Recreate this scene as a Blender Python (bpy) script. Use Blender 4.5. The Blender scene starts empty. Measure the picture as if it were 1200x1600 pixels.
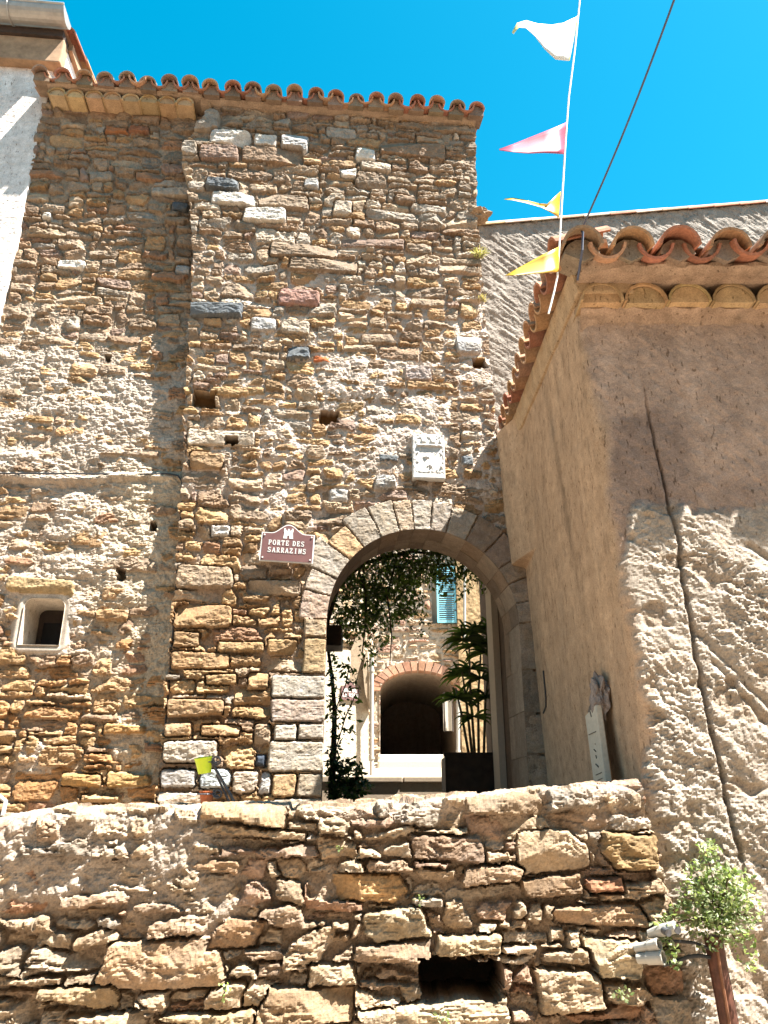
import bpy, bmesh, math, random
import numpy as np
from mathutils import Vector, Matrix, noise as mnoise

SC = bpy.context.scene
COL = SC.collection
R = math.radians
random.seed(7)
RNG = np.random.default_rng(11)

# ------------------------------------------------------------------ camera, sky, sun, exposure
PITCH = R(21.2); FPX = 1200.0
EYE = 1.6
cam = bpy.data.cameras.new('camera'); camo = bpy.data.objects.new('camera', cam); COL.objects.link(camo)
camo.location = (0, 0, EYE); camo.rotation_euler = (R(90) + PITCH, 0, 0)
cam.sensor_fit = 'HORIZONTAL'; cam.sensor_width = 36.0; cam.lens = 36.0
cam.clip_start = 0.05; cam.clip_end = 3000
SC.camera = camo

SUN = Vector((2.3, -1.0, 4.6)).normalized()          # towards the sun
elev = math.asin(SUN.z); azim = math.atan2(SUN.x, SUN.y)
world = bpy.data.worlds.new('World'); SC.world = world; world.use_nodes = True
wn = world.node_tree; wn.nodes.clear()
sky = wn.nodes.new('ShaderNodeTexSky'); sky.sky_type = 'NISHITA'; sky.sun_disc = False
sky.sun_elevation = elev; sky.sun_rotation = azim
sky.altitude = 100; sky.air_density = 1.0; sky.dust_density = 0.35; sky.ozone_density = 2.0
hsv = wn.nodes.new('ShaderNodeHueSaturation'); hsv.inputs['Hue'].default_value = 0.462
hsv.inputs['Saturation'].default_value = 1.46; hsv.inputs['Value'].default_value = 1.0
bg = wn.nodes.new('ShaderNodeBackground'); bg.inputs['Strength'].default_value = 0.05
wo = wn.nodes.new('ShaderNodeOutputWorld')
wn.links.new(sky.outputs[0], hsv.inputs['Color']); wn.links.new(hsv.outputs[0], bg.inputs[0]); wn.links.new(bg.outputs[0], wo.inputs[0])
sl = bpy.data.lights.new('sun', 'SUN'); sl.energy = 5.0; sl.angle = R(0.53); sl.color = (1.0, 0.95, 0.87)
slo = bpy.data.objects.new('sun', sl); COL.objects.link(slo)
slo.rotation_euler = SUN.to_track_quat('Z', 'Y').to_euler(); slo.location = (6, -4, 12)
SC.view_settings.view_transform = 'Standard'; SC.view_settings.look = 'None'
SC.view_settings.exposure = 2.6; SC.view_settings.gamma = 1.0; SC.view_settings.use_curve_mapping = False

# ------------------------------------------------------------------ picture -> place helpers (measuring only)
cp, sp = math.cos(PITCH), math.sin(PITCH)
def ray(px, py):
    dx = (px - 600) / FPX; dy = (800 - py) / FPX
    return Vector((dx, cp - dy * sp, sp + dy * cp))
def P(px, py, Y):
    d = ray(px, py); t = Y / d.y
    return Vector((t * d.x, Y, t * d.z + EYE))
A5 = R(5); CA, SA = math.cos(A5), math.sin(A5); FY = 5.4     # the gate front: through (0, FY), turned 5 degrees
def fac(px, py, off=0.0):
    d = ray(px, py); t = (off - CA * FY) / (SA * d.x - CA * d.y)
    x, y, z = t * d.x, t * d.y, t * d.z + EYE
    return x * CA + (y - FY) * SA, z
def W(u, z, h=0.0):
    """front-plane coordinates to the world"""
    return Vector((u * CA + SA * h, FY + u * SA - CA * h, z))

# ------------------------------------------------------------------ noise
_T = RNG.random((256, 256))
def vnoise(x, y, seed=0):
    x = np.asarray(x, float) + seed * 17.31; y = np.asarray(y, float) + seed * 41.77
    xi = np.floor(x).astype(int); yi = np.floor(y).astype(int)
    fx = x - xi; fy = y - yi
    fx = fx * fx * fx * (fx * (fx * 6 - 15) + 10); fy = fy * fy * fy * (fy * (fy * 6 - 15) + 10)
    a = _T[xi & 255, yi & 255]; b = _T[(xi + 1) & 255, yi & 255]; c = _T[xi & 255, (yi + 1) & 255]; d = _T[(xi + 1) & 255, (yi + 1) & 255]
    return ((a * (1 - fx) + b * fx) * (1 - fy) + (c * (1 - fx) + d * fx) * fy) * 2 - 1
def fbm(x, y, oct=4, seed=0, gain=0.5):
    s = 0; a = 1.0; t = 0
    for i in range(oct):
        s = s + a * vnoise(x * 2 ** i, y * 2 ** i, seed + i * 3); t += a; a *= gain
    return s / t
def ridged(x, y, oct=3, seed=0):
    s = 0; a = 1.0; t = 0
    for i in range(oct):
        s = s + a * (1 - np.abs(vnoise(x * 2 ** i, y * 2 ** i, seed + i * 3)) * 2); t += a; a *= 0.55
    return s / t
def sstep(a, b, x):
    t = np.clip((x - a) / (b - a), 0, 1); return t * t * (3 - 2 * t)

# ------------------------------------------------------------------ materials
def new_mat(name):
    m = bpy.data.materials.new(name); m.use_nodes = True
    nt = m.node_tree; b = nt.nodes['Principled BSDF']
    return m, nt, b
def noise_node(nt, scale, detail=4, rough=0.6, vec=None):
    n = nt.nodes.new('ShaderNodeTexNoise'); n.inputs['Scale'].default_value = scale
    n.inputs['Detail'].default_value = detail; n.inputs['Roughness'].default_value = rough
    if vec is not None: nt.links.new(vec, n.inputs['Vector'])
    return n
def mixc(nt, mode, fac_, a, b):
    m = nt.nodes.new('ShaderNodeMix'); m.data_type = 'RGBA'; m.blend_type = mode
    for sock, v in ((m.inputs[0], fac_), (m.inputs[6], a), (m.inputs[7], b)):
        if hasattr(v, 'links') or hasattr(v, 'is_linked'): nt.links.new(v, sock)
        else: sock.default_value = v if not isinstance(v, tuple) or len(v) == 4 else (*v, 1)
    return m.outputs[2]
def ramp(nt, inp, p0, c0, p1, c1):
    r = nt.nodes.new('ShaderNodeValToRGB'); e = r.color_ramp.elements
    e[0].position = p0; e[0].color = (*c0, 1); e[1].position = p1; e[1].color = (*c1, 1)
    nt.links.new(inp, r.inputs[0]); return r.outputs[0]
def masonry(name, rough=0.92, bump=0.5, dist=0.004, scale=90, spots=0.25, spec=0.2, specks=0.0):
    """base colour from the stone's own colour, mottled; fine grain as bump"""
    m, nt, b = new_mat(name)
    at = nt.nodes.new('ShaderNodeAttribute'); at.attribute_name = 'Col'
    tc = nt.nodes.new('ShaderNodeTexCoord'); v = tc.outputs['Object']
    n1 = noise_node(nt, 14, 6, 0.65, v); n2 = noise_node(nt, scale, 4, 0.7, v); n3 = noise_node(nt, 3.3, 5, 0.6, v)
    c = mixc(nt, 'MULTIPLY', 0.75, at.outputs['Color'], ramp(nt, n1.outputs['Fac'], 0.3, (0.66, 0.62, 0.58), 0.72, (1.18, 1.16, 1.14)))
    c = mixc(nt, 'MULTIPLY', 0.8, c, ramp(nt, n2.outputs['Fac'], 0.32, (0.62, 0.6, 0.58), 0.68, (1.2, 1.2, 1.2)))
    c = mixc(nt, 'MIX', ramp(nt, n3.outputs['Fac'], 0.55, (0, 0, 0), 0.8, (spots, spots, spots)), c, (0.30, 0.275, 0.235, 1))
    if specks:      # weathering: small dark pits and soft vertical run-off streaks
        mp = nt.nodes.new('ShaderNodeMapping'); mp.inputs['Scale'].default_value = (1, 1, .38); nt.links.new(v, mp.inputs['Vector'])
        n5 = noise_node(nt, 62, 2, 0.5, mp.outputs[0]); c = mixc(nt, 'MULTIPLY', specks, c, ramp(nt, n5.outputs['Fac'], 0.63, (1, 1, 1), 0.71, (0.38, 0.34, 0.3)))
        mp2 = nt.nodes.new('ShaderNodeMapping'); mp2.inputs['Scale'].default_value = (1, 1, .13); nt.links.new(v, mp2.inputs['Vector'])
        n6 = noise_node(nt, 9, 5, 0.6, mp2.outputs[0]); c = mixc(nt, 'MULTIPLY', specks, c, ramp(nt, n6.outputs['Fac'], 0.36, (0.87, 0.85, 0.84), 0.6, (1.05, 1.04, 1.03)))
    nt.links.new(c, b.inputs['Base Color']); b.inputs['Roughness'].default_value = rough
    b.inputs['Specular IOR Level'].default_value = spec
    n4 = noise_node(nt, scale * 1.7, 5, 0.7, v)
    bp = nt.nodes.new('ShaderNodeBump'); bp.inputs['Strength'].default_value = bump; bp.inputs['Distance'].default_value = dist
    nt.links.new(n4.outputs['Fac'], bp.inputs['Height']); nt.links.new(bp.outputs[0], b.inputs['Normal'])
    return m
def plain(name, col, rough=0.6, metal=0.0, var=0.25, scale=30, bump=0.0, sub=0.0, spec=0.4):
    m, nt, b = new_mat(name)
    tc = nt.nodes.new('ShaderNodeTexCoord'); n = noise_node(nt, scale, 5, 0.65, tc.outputs['Object'])
    lo = tuple(c * (1 - var) for c in col); hi = tuple(min(1, c * (1 + var)) for c in col)
    nt.links.new(ramp(nt, n.outputs['Fac'], 0.3, lo, 0.7, hi), b.inputs['Base Color'])
    b.inputs['Roughness'].default_value = rough; b.inputs['Metallic'].default_value = metal
    b.inputs['Specular IOR Level'].default_value = spec
    if bump:
        bp = nt.nodes.new('ShaderNodeBump'); bp.inputs['Strength'].default_value = bump; bp.inputs['Distance'].default_value = 0.004
        nt.links.new(n.outputs['Fac'], bp.inputs['Height']); nt.links.new(bp.outputs[0], b.inputs['Normal'])
    return m
def leafmat(name, transl=0.35, tint=(1.5, 1.7, 0.8, 1)):
    m, nt, b = new_mat(name)
    at = nt.nodes.new('ShaderNodeAttribute'); at.attribute_name = 'Col'
    nt.links.new(at.outputs['Color'], b.inputs['Base Color']); b.inputs['Roughness'].default_value = 0.5
    tr = nt.nodes.new('ShaderNodeBsdfTranslucent'); mx = nt.nodes.new('ShaderNodeMixShader'); mx.inputs[0].default_value = transl
    br = mixc(nt, 'MULTIPLY', 1.0, at.outputs['Color'], tint)
    nt.links.new(br, tr.inputs['Color'])
    nt.links.new(b.outputs[0], mx.inputs[1]); nt.links.new(tr.outputs[0], mx.inputs[2])
    nt.links.new(mx.outputs[0], nt.nodes['Material Output'].inputs['Surface'])
    return m
M_STONE = masonry('rubble_stone')
M_MORTAR = masonry('lime_mortar', bump=0.7, scale=120, spots=0.2)
M_DRESSED = masonry('dressed_stone', bump=0.35, scale=110, spots=0.15)
M_PLASTER = masonry('rough_plaster', bump=0.55, scale=130, spots=0.15, specks=0.85)
M_TILE = masonry('terracotta_tile', rough=0.85, bump=0.3, scale=70, spots=0.35)
M_LEAF = leafmat('leaf'); M_FLAG = leafmat('pennant_cloth', 0.3, (1.05, 1.05, 1.05, 1))
M_WHITE = plain('white_roughcast', (0.68, 0.65, 0.63), 0.95, var=0.06, scale=160, bump=0.9)
M_ZINC = plain('zinc', (0.30, 0.29, 0.27), 0.55, 0.5, 0.2, 9)
M_EAVE = plain('eave_stone', (0.27, 0.17, 0.10), 0.9, var=0.35, scale=9, bump=0.5)
M_DARK = plain('dark_inside', (0.02, 0.018, 0.016), 0.9)
M_IRON = plain('grey_iron', (0.10, 0.105, 0.12), 0.45, 0.6, 0.3)
M_BLACK = plain('black_rubber', (0.02, 0.02, 0.022), 0.6)
M_CABLE = plain('grey_cable', (0.05, 0.06, 0.10), 0.6)
M_CORD = plain('white_cord', (0.78, 0.77, 0.74), 0.8)
M_RUST = plain('rusty_iron', (0.085, 0.034, 0.022), 0.55, 0.35, 0.5, 25, 0.4)
M_PVC = plain('white_plastic', (0.34, 0.325, 0.295), 0.35, var=0.1)
M_LIME = plain('lime_plastic', (0.52, 0.66, 0.02), 0.4, var=0.06)
M_TERRA = plain('orange_terracotta', (0.50, 0.14, 0.05), 0.7, var=0.12)
M_SIGN = plain('maroon_enamel', (0.135, 0.068, 0.066), 0.3, var=0.12, scale=12)
M_SIGNW = plain('white_enamel', (0.60, 0.585, 0.56), 0.4, var=0.06)
M_MARBLE = plain('white_marble', (0.50, 0.475, 0.44), 0.8, var=0.22, scale=40, bump=0.3)
M_BLUE = plain('turquoise_paint', (0.20, 0.50, 0.60), 0.6, var=0.12)
M_PALE = plain('pale_board', (0.46, 0.42, 0.35), 0.8, var=0.12, scale=60, bump=0.3)
M_MARK = plain('dark_carved_mark', (0.10, 0.09, 0.08), 0.9)
M_BARK = plain('vine_bark', (0.07, 0.045, 0.03), 0.9, var=0.4, scale=60, bump=0.6)
M_STREET = plain('street_paving', (0.29, 0.225, 0.165), 0.95, var=0.2, scale=5, bump=0.4)
M_WOOD = plain('dark_wood', (0.035, 0.022, 0.016), 0.8, var=0.4, scale=20)
M_PLANTER = plain('dark_planter', (0.05, 0.035, 0.028), 0.85, var=0.3, scale=12)
M_CREAM = plain('cream_plaster', (0.46, 0.40, 0.32), 0.92, var=0.08, scale=40, bump=0.4)

# ------------------------------------------------------------------ object helpers
def root_of(o):
    while o.parent: o = o.parent
    return o
def link(name, me, mat, parent=None, label=None, cat=None, group=None, kind=None):
    if mat is not None and not me.materials: me.materials.append(mat)
    o = bpy.data.objects.new(name, me); COL.objects.link(o)
    if parent is not None: o.parent = parent
    for k, v in (('label', label), ('category', cat), ('group', group), ('kind', kind)):
        if v: o[k] = v
    return o
def thing(name, loc, label, cat, group=None):
    o = bpy.data.objects.new(name, None); COL.objects.link(o); o.location = loc; o.empty_display_size = 0.1
    o['label'] = label; o['category'] = cat
    if group: o['group'] = group
    return o
def base(parent):
    return Vector(root_of(parent).location) if parent is not None else Vector((0, 0, 0))
def np_mesh(name, co, quads, col=None, smooth=False):
    me = bpy.data.meshes.new(name); nv = len(co); nq = len(quads)
    me.vertices.add(nv); me.vertices.foreach_set('co', np.ascontiguousarray(co, np.float32).ravel())
    me.loops.add(nq * 4); me.loops.foreach_set('vertex_index', np.ascontiguousarray(quads, np.int32).ravel())
    me.polygons.add(nq); me.polygons.foreach_set('loop_start', np.arange(0, nq * 4, 4, dtype=np.int32))
    me.update(calc_edges=True)
    if col is not None:
        a = me.attributes.new('Col', 'FLOAT_COLOR', 'POINT')
        a.data.foreach_set('color', np.ascontiguousarray(np.c_[col, np.ones(nv)], np.float32).ravel())
    if not smooth: me.shade_flat()
    return me
class MB:
    """collects shapes (world coordinates) into one mesh"""
    def __init__(s): s.v = []; s.f = []; s.c = []
    def add(s, vs, fs, col=None):
        n = len(s.v); s.v += [tuple(v) for v in vs]; s.f += [tuple(i + n for i in f) for f in fs]
        s.c += [col or (0.5, 0.5, 0.5)] * len(vs)
    def box(s, lo, hi, col=None, M=None):
        x0, y0, z0 = lo; x1, y1, z1 = hi
        vs = [Vector(p) for p in ((x0, y0, z0), (x1, y0, z0), (x1, y1, z0), (x0, y1, z0), (x0, y0, z1), (x1, y0, z1), (x1, y1, z1), (x0, y1, z1))]
        if M is not None: vs = [M @ v for v in vs]
        s.add(vs, [(0, 3, 2, 1), (4, 5, 6, 7), (0, 1, 5, 4), (1, 2, 6, 5), (2, 3, 7, 6), (3, 0, 4, 7)], col)
    def tube(s, pts, r, n=8, col=None, cap=True):
        pts = [Vector(p) for p in pts]; rs = r if isinstance(r, (list, tuple)) else [r] * len(pts)
        vs = []; fs = []; prev = None
        for i, p in enumerate(pts):
            t = (pts[min(i + 1, len(pts) - 1)] - pts[max(i - 1, 0)]).normalized()
            if prev is None:
                a = t.orthogonal().normalized()
            else:
                a = (prev - t * prev.dot(t)).normalized()
            prev = a; b = t.cross(a)
            vs += [p + (a * math.cos(k * 2 * math.pi / n) + b * math.sin(k * 2 * math.pi / n)) * rs[i] for k in range(n)]
        for i in range(len(pts) - 1):
            for k in range(n):
                fs.append((i * n + k, i * n + (k + 1) % n, (i + 1) * n + (k + 1) % n, (i + 1) * n + k))
        if cap: fs += [tuple(range(n))[::-1], tuple(range((len(pts) - 1) * n, len(pts) * n))]
        s.add(vs, fs, col)
    def prism(s, outline, thick, col=None):
        """outline: world points of a planar face; thick: vector to the back"""
        n = len(outline); vs = [Vector(p) for p in outline] + [Vector(p) + thick for p in outline]
        s.add(vs, [tuple(range(n)), tuple(range(2 * n - 1, n - 1, -1))] + [(i, i + n, (i + 1) % n + n, (i + 1) % n) for i in range(n)], col)
    def mesh(s, name, b, smooth=False):
        me = bpy.data.meshes.new(name)
        me.from_pydata([(x - b.x, y - b.y, z - b.z) for x, y, z in s.v], [], s.f)
        a = me.attributes.new('Col', 'FLOAT_COLOR', 'POINT')
        a.data.foreach_set('color', [q for c in s.c for q in (*c, 1.0)])
        if smooth: me.shade_smooth()
        return me
    def build(s, name, mat, parent=None, smooth=False, **kw):
        if parent is not None: return link(name, s.mesh(name, base(parent), smooth), mat, parent, **kw)
        b = sum((Vector(v) for v in s.v), Vector()) / len(s.v)
        b.z = min(v[2] for v in s.v)
        o = link(name, s.mesh(name, b, smooth), mat, None, **kw); o.location = b
        return o
def bevel(o, w, seg=2):
    me = o.data; bm = bmesh.new(); bm.from_mesh(me)
    bmesh.ops.recalc_face_normals(bm, faces=bm.faces)
    bmesh.ops.bevel(bm, geom=[e for e in bm.edges if e.is_manifold and e.calc_face_angle(0) > 0.5], offset=w, segments=seg, affect='EDGES', profile=0.6)
    bm.to_mesh(me); bm.free()

# ------------------------------------------------------------------ masonry generator
OCHRE, GOLD, BROWN, GBROWN, TAN = (.39, .235, .110), (.45, .285, .130), (.255, .165, .11), (.295, .222, .165), (.43, .325, .23)
GREY, PURPLE, RUST, WHITE, SLATE = (.33, .30, .265), (.25, .165, .145), (.31, .155, .09), (.66, .64, .60), (.125, .14, .155)
BLUEW, PINK, CREAM, PALE = (.46, .46, .46), (.42, .23, .205), (.60, .505, .43), (.50, .42, .335)

_m = (.39, .295, .20)
def _mix(c, f=.33): return tuple(a * (1 - f) + b * f for a, b in zip(c, _m))
OCHRE, GOLD, BROWN, GBROWN, TAN, GREY, PURPLE, RUST = [_mix(c) for c in (OCHRE, GOLD, BROWN, GBROWN, TAN, GREY, PURPLE, RUST)]
WHITE, BLUEW, PINK = _mix(WHITE, .22), _mix(BLUEW, .15), _mix(PINK, .25)
def pack(u0, u1, z0, z1, size, rng, tol=0.012, wmin=0.055):
    """irregular coursed rubble: put each stone on the lowest place of the skyline"""
    res = 0.01; n = int((u1 - u0) / res); skyl = z0 + rng.random(n) * 0.0 + 0.02 * vnoise(np.arange(n) * 0.05, np.zeros(n), 5)
    out = []
    while skyl.min() < z1 and len(out) < 6000:
        i = int(np.argmin(skyl)); b0 = skyl[i]; a = i; b = i + 1
        while a > 0 and skyl[a - 1] < b0 + tol: a -= 1
        while b < n and skyl[b] < b0 + tol: b += 1
        base_ = float(skyl[a:b].max()); Wd = (b - a) * res
        left = skyl[a - 1] if a > 0 else 9e9; right = skyl[b] if b < n else 9e9
        mw, mh, sd = size(u0 + (a + b) / 2 * res, base_)
        if Wd < wmin:
            top = min(left, right)
            if top > 1e8: top = base_ + mh
            top = min(top, base_ + 2.2 * mh)
            if top - base_ > 0.018 and Wd > 0.015: out.append((u0 + a * res, u0 + b * res, base_, top))
            skyl[a:b] = max(top, base_ + 0.004); continue
        w = mw * math.exp(sd * rng.normal()); h = mh * math.exp(0.36 * rng.normal())
        h = min(max(h, 0.4 * mh), 2.0 * mh); w = min(max(w, 0.8 * h), 4.2 * h + 0.05)
        if Wd - w < 0.75 * wmin: w = Wd
        k = max(3, int(round(w / res))); k = min(k, b - a)
        at_left = (left > base_ + 0.01 and (right < left or rng.random() < 0.5))
        i0, i1 = (a, a + k) if at_left else (b - k, b)
        top = base_ + h
        for nb in (left, right):
            if abs(nb - top) < 0.022: top = nb
        out.append((u0 + i0 * res, u0 + i1 * res, base_, top)); skyl[i0:i1] = top
    return out

ALBEDO = 0.74       # overall reflectance of the sun-bleached masonry
class Sheet:
    """a wall face as a grid over (u, z): a relief height, a stone id and a colour at every point"""
    def __init__(s, u0, u1, z0, z1, du, dz, seed):
        s.us = np.arange(u0, u1 + du / 2, du); s.zs = np.arange(z0, z1 + dz / 2, dz); s.du, s.dz = du, dz
        s.U, s.Z = np.meshgrid(s.us, s.zs); s.seed = seed; s.rng = np.random.default_rng(seed)
        s.lab = np.full(s.U.shape, -1, int); s.H = np.zeros(s.U.shape); s.C = np.zeros(s.U.shape + (3,)); s.sdf = np.full(s.U.shape, 1.0)
        U, Z = s.U, s.Z
        s.wu = U + 0.022 * fbm(U * 8, Z * 10, 4, seed + 1) + 0.006 * vnoise(U * 45, Z * 45, seed + 2)
        s.wz = Z + 0.022 * fbm(U * 6, Z * 10, 4, seed + 4) + 0.005 * vnoise(U * 40, Z * 45, seed + 5)
        s.edge = 0.0065 * fbm(U * 55, Z * 55, 2, seed + 7)
        s.strata = ridged(U * 7 + 2 * vnoise(U * 3, Z * 3, seed + 8), Z * 48 + 1.5 * vnoise(U * 9, Z * 9, seed + 9), 3, seed + 10)
        s.chunk = fbm(U * 24, Z * 30, 4, seed + 11); s.fine = fbm(U * 85, Z * 85, 3, seed + 13, 0.65)
        s.blotch = fbm(U * 20, Z * 26, 4, seed + 14); s.streak = fbm(U * 10, Z * 60, 3, seed + 15)
        s.kind = []
    def mortar(s, level, col, var=0.16):
        s.M = level; s.H = level.copy(); s.C = np.asarray(col, float) * (1 + var * s.blotch + 0.5 * var * s.fine)[..., None]
        s.MC = s.C.copy()
    def stone(s, rect, col, proj, depth=0.035, joint=0.006, tilt=(0.1, 0.05), rnd=0.3, rough=1.0, pillow=0.028, forced=False, slope=0.05, coords=None, cvar=0.22, strata=1.0, kind='stone', cut=None, facets=1):
        a, b, c, d = rect; rng = s.rng; pad = 0.03; cut = (0.0 if forced else 0.6) if cut is None else cut
        k = len(s.kind)
        if coords is None:
            i0 = max(0, int((c - pad - s.zs[0]) / s.dz)); i1 = min(len(s.zs), int((d + pad - s.zs[0]) / s.dz) + 2)
            j0 = max(0, int((a - pad - s.us[0]) / s.du)); j1 = min(len(s.us), int((b + pad - s.us[0]) / s.du) + 2)
            if i1 <= i0 or j1 <= j0: return
            S = (slice(i0, i1), slice(j0, j1)); wu, wz = s.wu[S], s.wz[S]
            if forced: wu = 0.35 * wu + 0.65 * s.U[S]; wz = 0.35 * wz + 0.65 * s.Z[S]
        else:
            S, wu, wz = coords
        w, h = b - a, d - c; x = wu - (a + b) / 2; z = wz - (c + d) / 2
        t = rng.uniform(-1, 1, 4); hh = rng.uniform(-1, 1, 2)
        dl = x + w / 2 + t[0] * tilt[0] * z; dr = w / 2 - x + t[1] * tilt[0] * z
        db = z + h / 2 + t[2] * tilt[1] * x; dt = h / 2 - z + t[3] * tilt[1] * x
        for _c in range(2):
            if rng.random() < cut:
                an = rng.uniform(0.5, 1.07) * rng.choice([-1, 1]) + (0 if rng.random() < .5 else math.pi); nx_, nz_2 = math.cos(an), math.sin(an)
                ext = abs(nx_) * w / 2 + abs(nz_2) * h / 2; dc = ext - rng.uniform(.12, .42) * min(w, h) - (nx_ * x + nz_2 * z)
                dt = np.minimum(dt, dc) if nz_2 > 0 else dt; db = np.minimum(db, dc) if nz_2 <= 0 else db
        X = np.minimum(dl, dr) - joint; Y = np.minimum(db, dt) - joint
        r = rnd * min(w, h)
        q = r - np.sqrt(np.maximum(r - X, 0) ** 2 + np.maximum(r - Y, 0) ** 2)
        D = np.where((X >= r) & (Y >= r), np.minimum(X, Y), q) + s.edge[S] * min(1.0, rough)
        pr = min(pillow, 0.45 * min(w, h)) + 1e-4; tt = np.clip(D / pr, 0, 1); prof = 1 - (1 - tt) ** 2.2
        hs = -depth + (depth + proj) * prof + slope * (hh[0] * x + hh[1] * z)
        so = rng.uniform(0.4, 1.3)
        hs = hs + rough * (0.0092 * so * strata * s.strata[S] + 0.0095 * s.chunk[S] + 0.0040 * s.fine[S]) * np.clip(tt * 1.5, 0, 1)
        for _f in range(facets):
            an = rng.choice([1, 1, -1]) * math.pi / 2 + rng.normal() * .55; nx_, nz_2 = math.cos(an), math.sin(an)
            ext = abs(nx_) * w / 2 + abs(nz_2) * h / 2; sl_ = rng.uniform(.15, .65)
            hs = np.minimum(hs, proj + .004 + sl_ * (ext * rng.uniform(-.1, .6) - (nx_ * x + nz_2 * z)) + rough * (.004 * s.chunk[S] + .0028 * s.fine[S]))
        hs = np.where(D < 0, -depth + D * 4, hs)
        if forced:
            m = D > -joint; s.H[S] = np.where(m, s.M[S], s.H[S]); s.lab[S] = np.where(m, -1, s.lab[S]); s.C[S] = np.where(m[..., None], s.MC[S], s.C[S])
        up = hs > s.H[S]
        cc = np.asarray(col, float) * (1 + 0.10 * rng.normal()) 
        cl = cc * (1 + cvar * s.blotch[S] + 0.6 * cvar * s.streak[S] * strata + 0.10 * s.fine[S])[..., None]
        # rust and lichen blotches belong to the stone
        hu = np.clip(s.chunk[S] * 1.2, -0.5, 0.5)[..., None]
        cl = cl * (1 + hu * np.array([0.06, 0.0, -0.10]))
        s.H[S] = np.where(up, hs, s.H[S]); s.lab[S] = np.where(up, k, s.lab[S]); s.C[S] = np.where(up[..., None], cl, s.C[S])
        s.kind.append(kind)
    def finish(s, mapping, parent, limit=290, skirt=0.0, mort_mat=None, stone_mat=None, dressed_mat=None, smooth=False, mname='mortar', skirt_hole=None, alb=1.0):
        keep_v = s.sdf
        ny, nx = s.U.shape
        qs = (keep_v[:-1, :-1] + keep_v[1:, :-1] + keep_v[:-1, 1:] + keep_v[1:, 1:]) / 4
        keep = qs > 0
        gz, gu = np.gradient(s.sdf, s.dz, s.du); g2 = gu ** 2 + gz ** 2 + 1e-9
        near = np.zeros(s.U.shape, bool)
        cnt = np.zeros(s.U.shape, int)
        for a in (0, 1):
            for b in (0, 1): cnt[a:ny - 1 + a, b:nx - 1 + b] += keep
        near = (cnt > 0) & (cnt < 4) & (np.abs(s.sdf) < 3 * max(s.du, s.dz))
        U = s.U - np.where(near, s.sdf * gu / g2, 0); Z = s.Z - np.where(near, s.sdf * gz / g2, 0)
        xyz = mapping(U, Z, s.H); b0 = np.array(base(parent)); co = (xyz.reshape(-1, 3) - b0); col = np.clip(s.C.reshape(-1, 3) * ALBEDO * alb, 0.01, 0.9)
        idx = np.arange(ny * nx).reshape(ny, nx)
        Q = np.stack([idx[:-1, :-1], idx[:-1, 1:], idx[1:, 1:], idx[1:, :-1]], -1)
        L = s.lab[:-1, :-1]
        Q = Q[keep]; L = L[keep]
        order = np.argsort(L, kind='stable'); Q = Q[order]; L = L[order]
        ul, st, ct = np.unique(L, return_index=True, return_counts=True)
        per = {int(l): (int(a), int(c)) for l, a, c in zip(ul, st, ct)}
        special = [l for l in per if l >= 0 and s.kind[l] != 'stone']
        plainl = sorted((l for l in per if l >= 0 and s.kind[l] == 'stone'), key=lambda l: -per[l][1])
        big = [l for l in plainl[:limit - len(special) * 0] if per[l][1] >= 12]
        small = [l for l in plainl if l not in set(big)]
        def emit(name, qq, mat, kind=None):
            vs, inv = np.unique(qq.ravel(), return_inverse=True)
            return link(name, np_mesh(name, co[vs], inv.reshape(-1, 4), col[vs], smooth), mat, parent, kind=kind)
        sm = stone_mat or M_STONE; dm = dressed_mat or M_DRESSED
        for l in special: a, c = per[l]; emit(s.kind[l], Q[a:a + c], dm)
        for l in big: a, c = per[l]; emit('stone', Q[a:a + c], sm)
        if small: emit('small_stones', np.concatenate([Q[per[l][0]:per[l][0] + per[l][1]] for l in small]), sm, 'stuff')
        if -1 in per:
            a, c = per[-1]; emit(mname, Q[a:a + c], mort_mat or M_MORTAR)
        if skirt:
            # close the sides: run the outer boundary of the face back into the wall
            e = np.concatenate([Q[:, [0, 1]], Q[:, [1, 2]], Q[:, [2, 3]], Q[:, [3, 0]]])
            es = np.sort(e, 1); key = es[:, 0].astype(np.int64) * (ny * nx) + es[:, 1]
            _, first, n_ = np.unique(key, return_index=True, return_counts=True)
            be = e[first[n_ == 1]]
            if skirt_hole is not None:
                mid_u = (s.U.ravel()[be[:, 0]] + s.U.ravel()[be[:, 1]]) / 2; mid_z = (s.Z.ravel()[be[:, 0]] + s.Z.ravel()[be[:, 1]]) / 2
                be = be[~skirt_hole(mid_u, mid_z)]
            back = mapping(U, Z, s.H * 0 - skirt).reshape(-1, 3) - b0
            n = len(be); v = np.concatenate([co[be[:, 1]], co[be[:, 0]], back[be[:, 0]], back[be[:, 1]]])
            q = np.stack([np.arange(n), np.arange(n) + n, np.arange(n) + 2 * n, np.arange(n) + 3 * n], -1)
            cc = np.concatenate([col[be[:, 1]], col[be[:, 0]], col[be[:, 0]], col[be[:, 1]]])
            link('wall_return', np_mesh('wall_return', v, q, cc), mort_mat or M_MORTAR, parent)
        return len(plainl)

def choose(rng, table):
    r = rng.random() * sum(w for w, _ in table)
    for w, c in table:
        r -= w
        if r <= 0: return c
    return table[-1][1]
def wmap(off):
    def f(U, Z, H):
        h = H + (off(U, Z) if callable(off) else off)
        return np.stack([U * CA + SA * h, FY + U * SA - CA * h, Z], -1)
    return f

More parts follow.
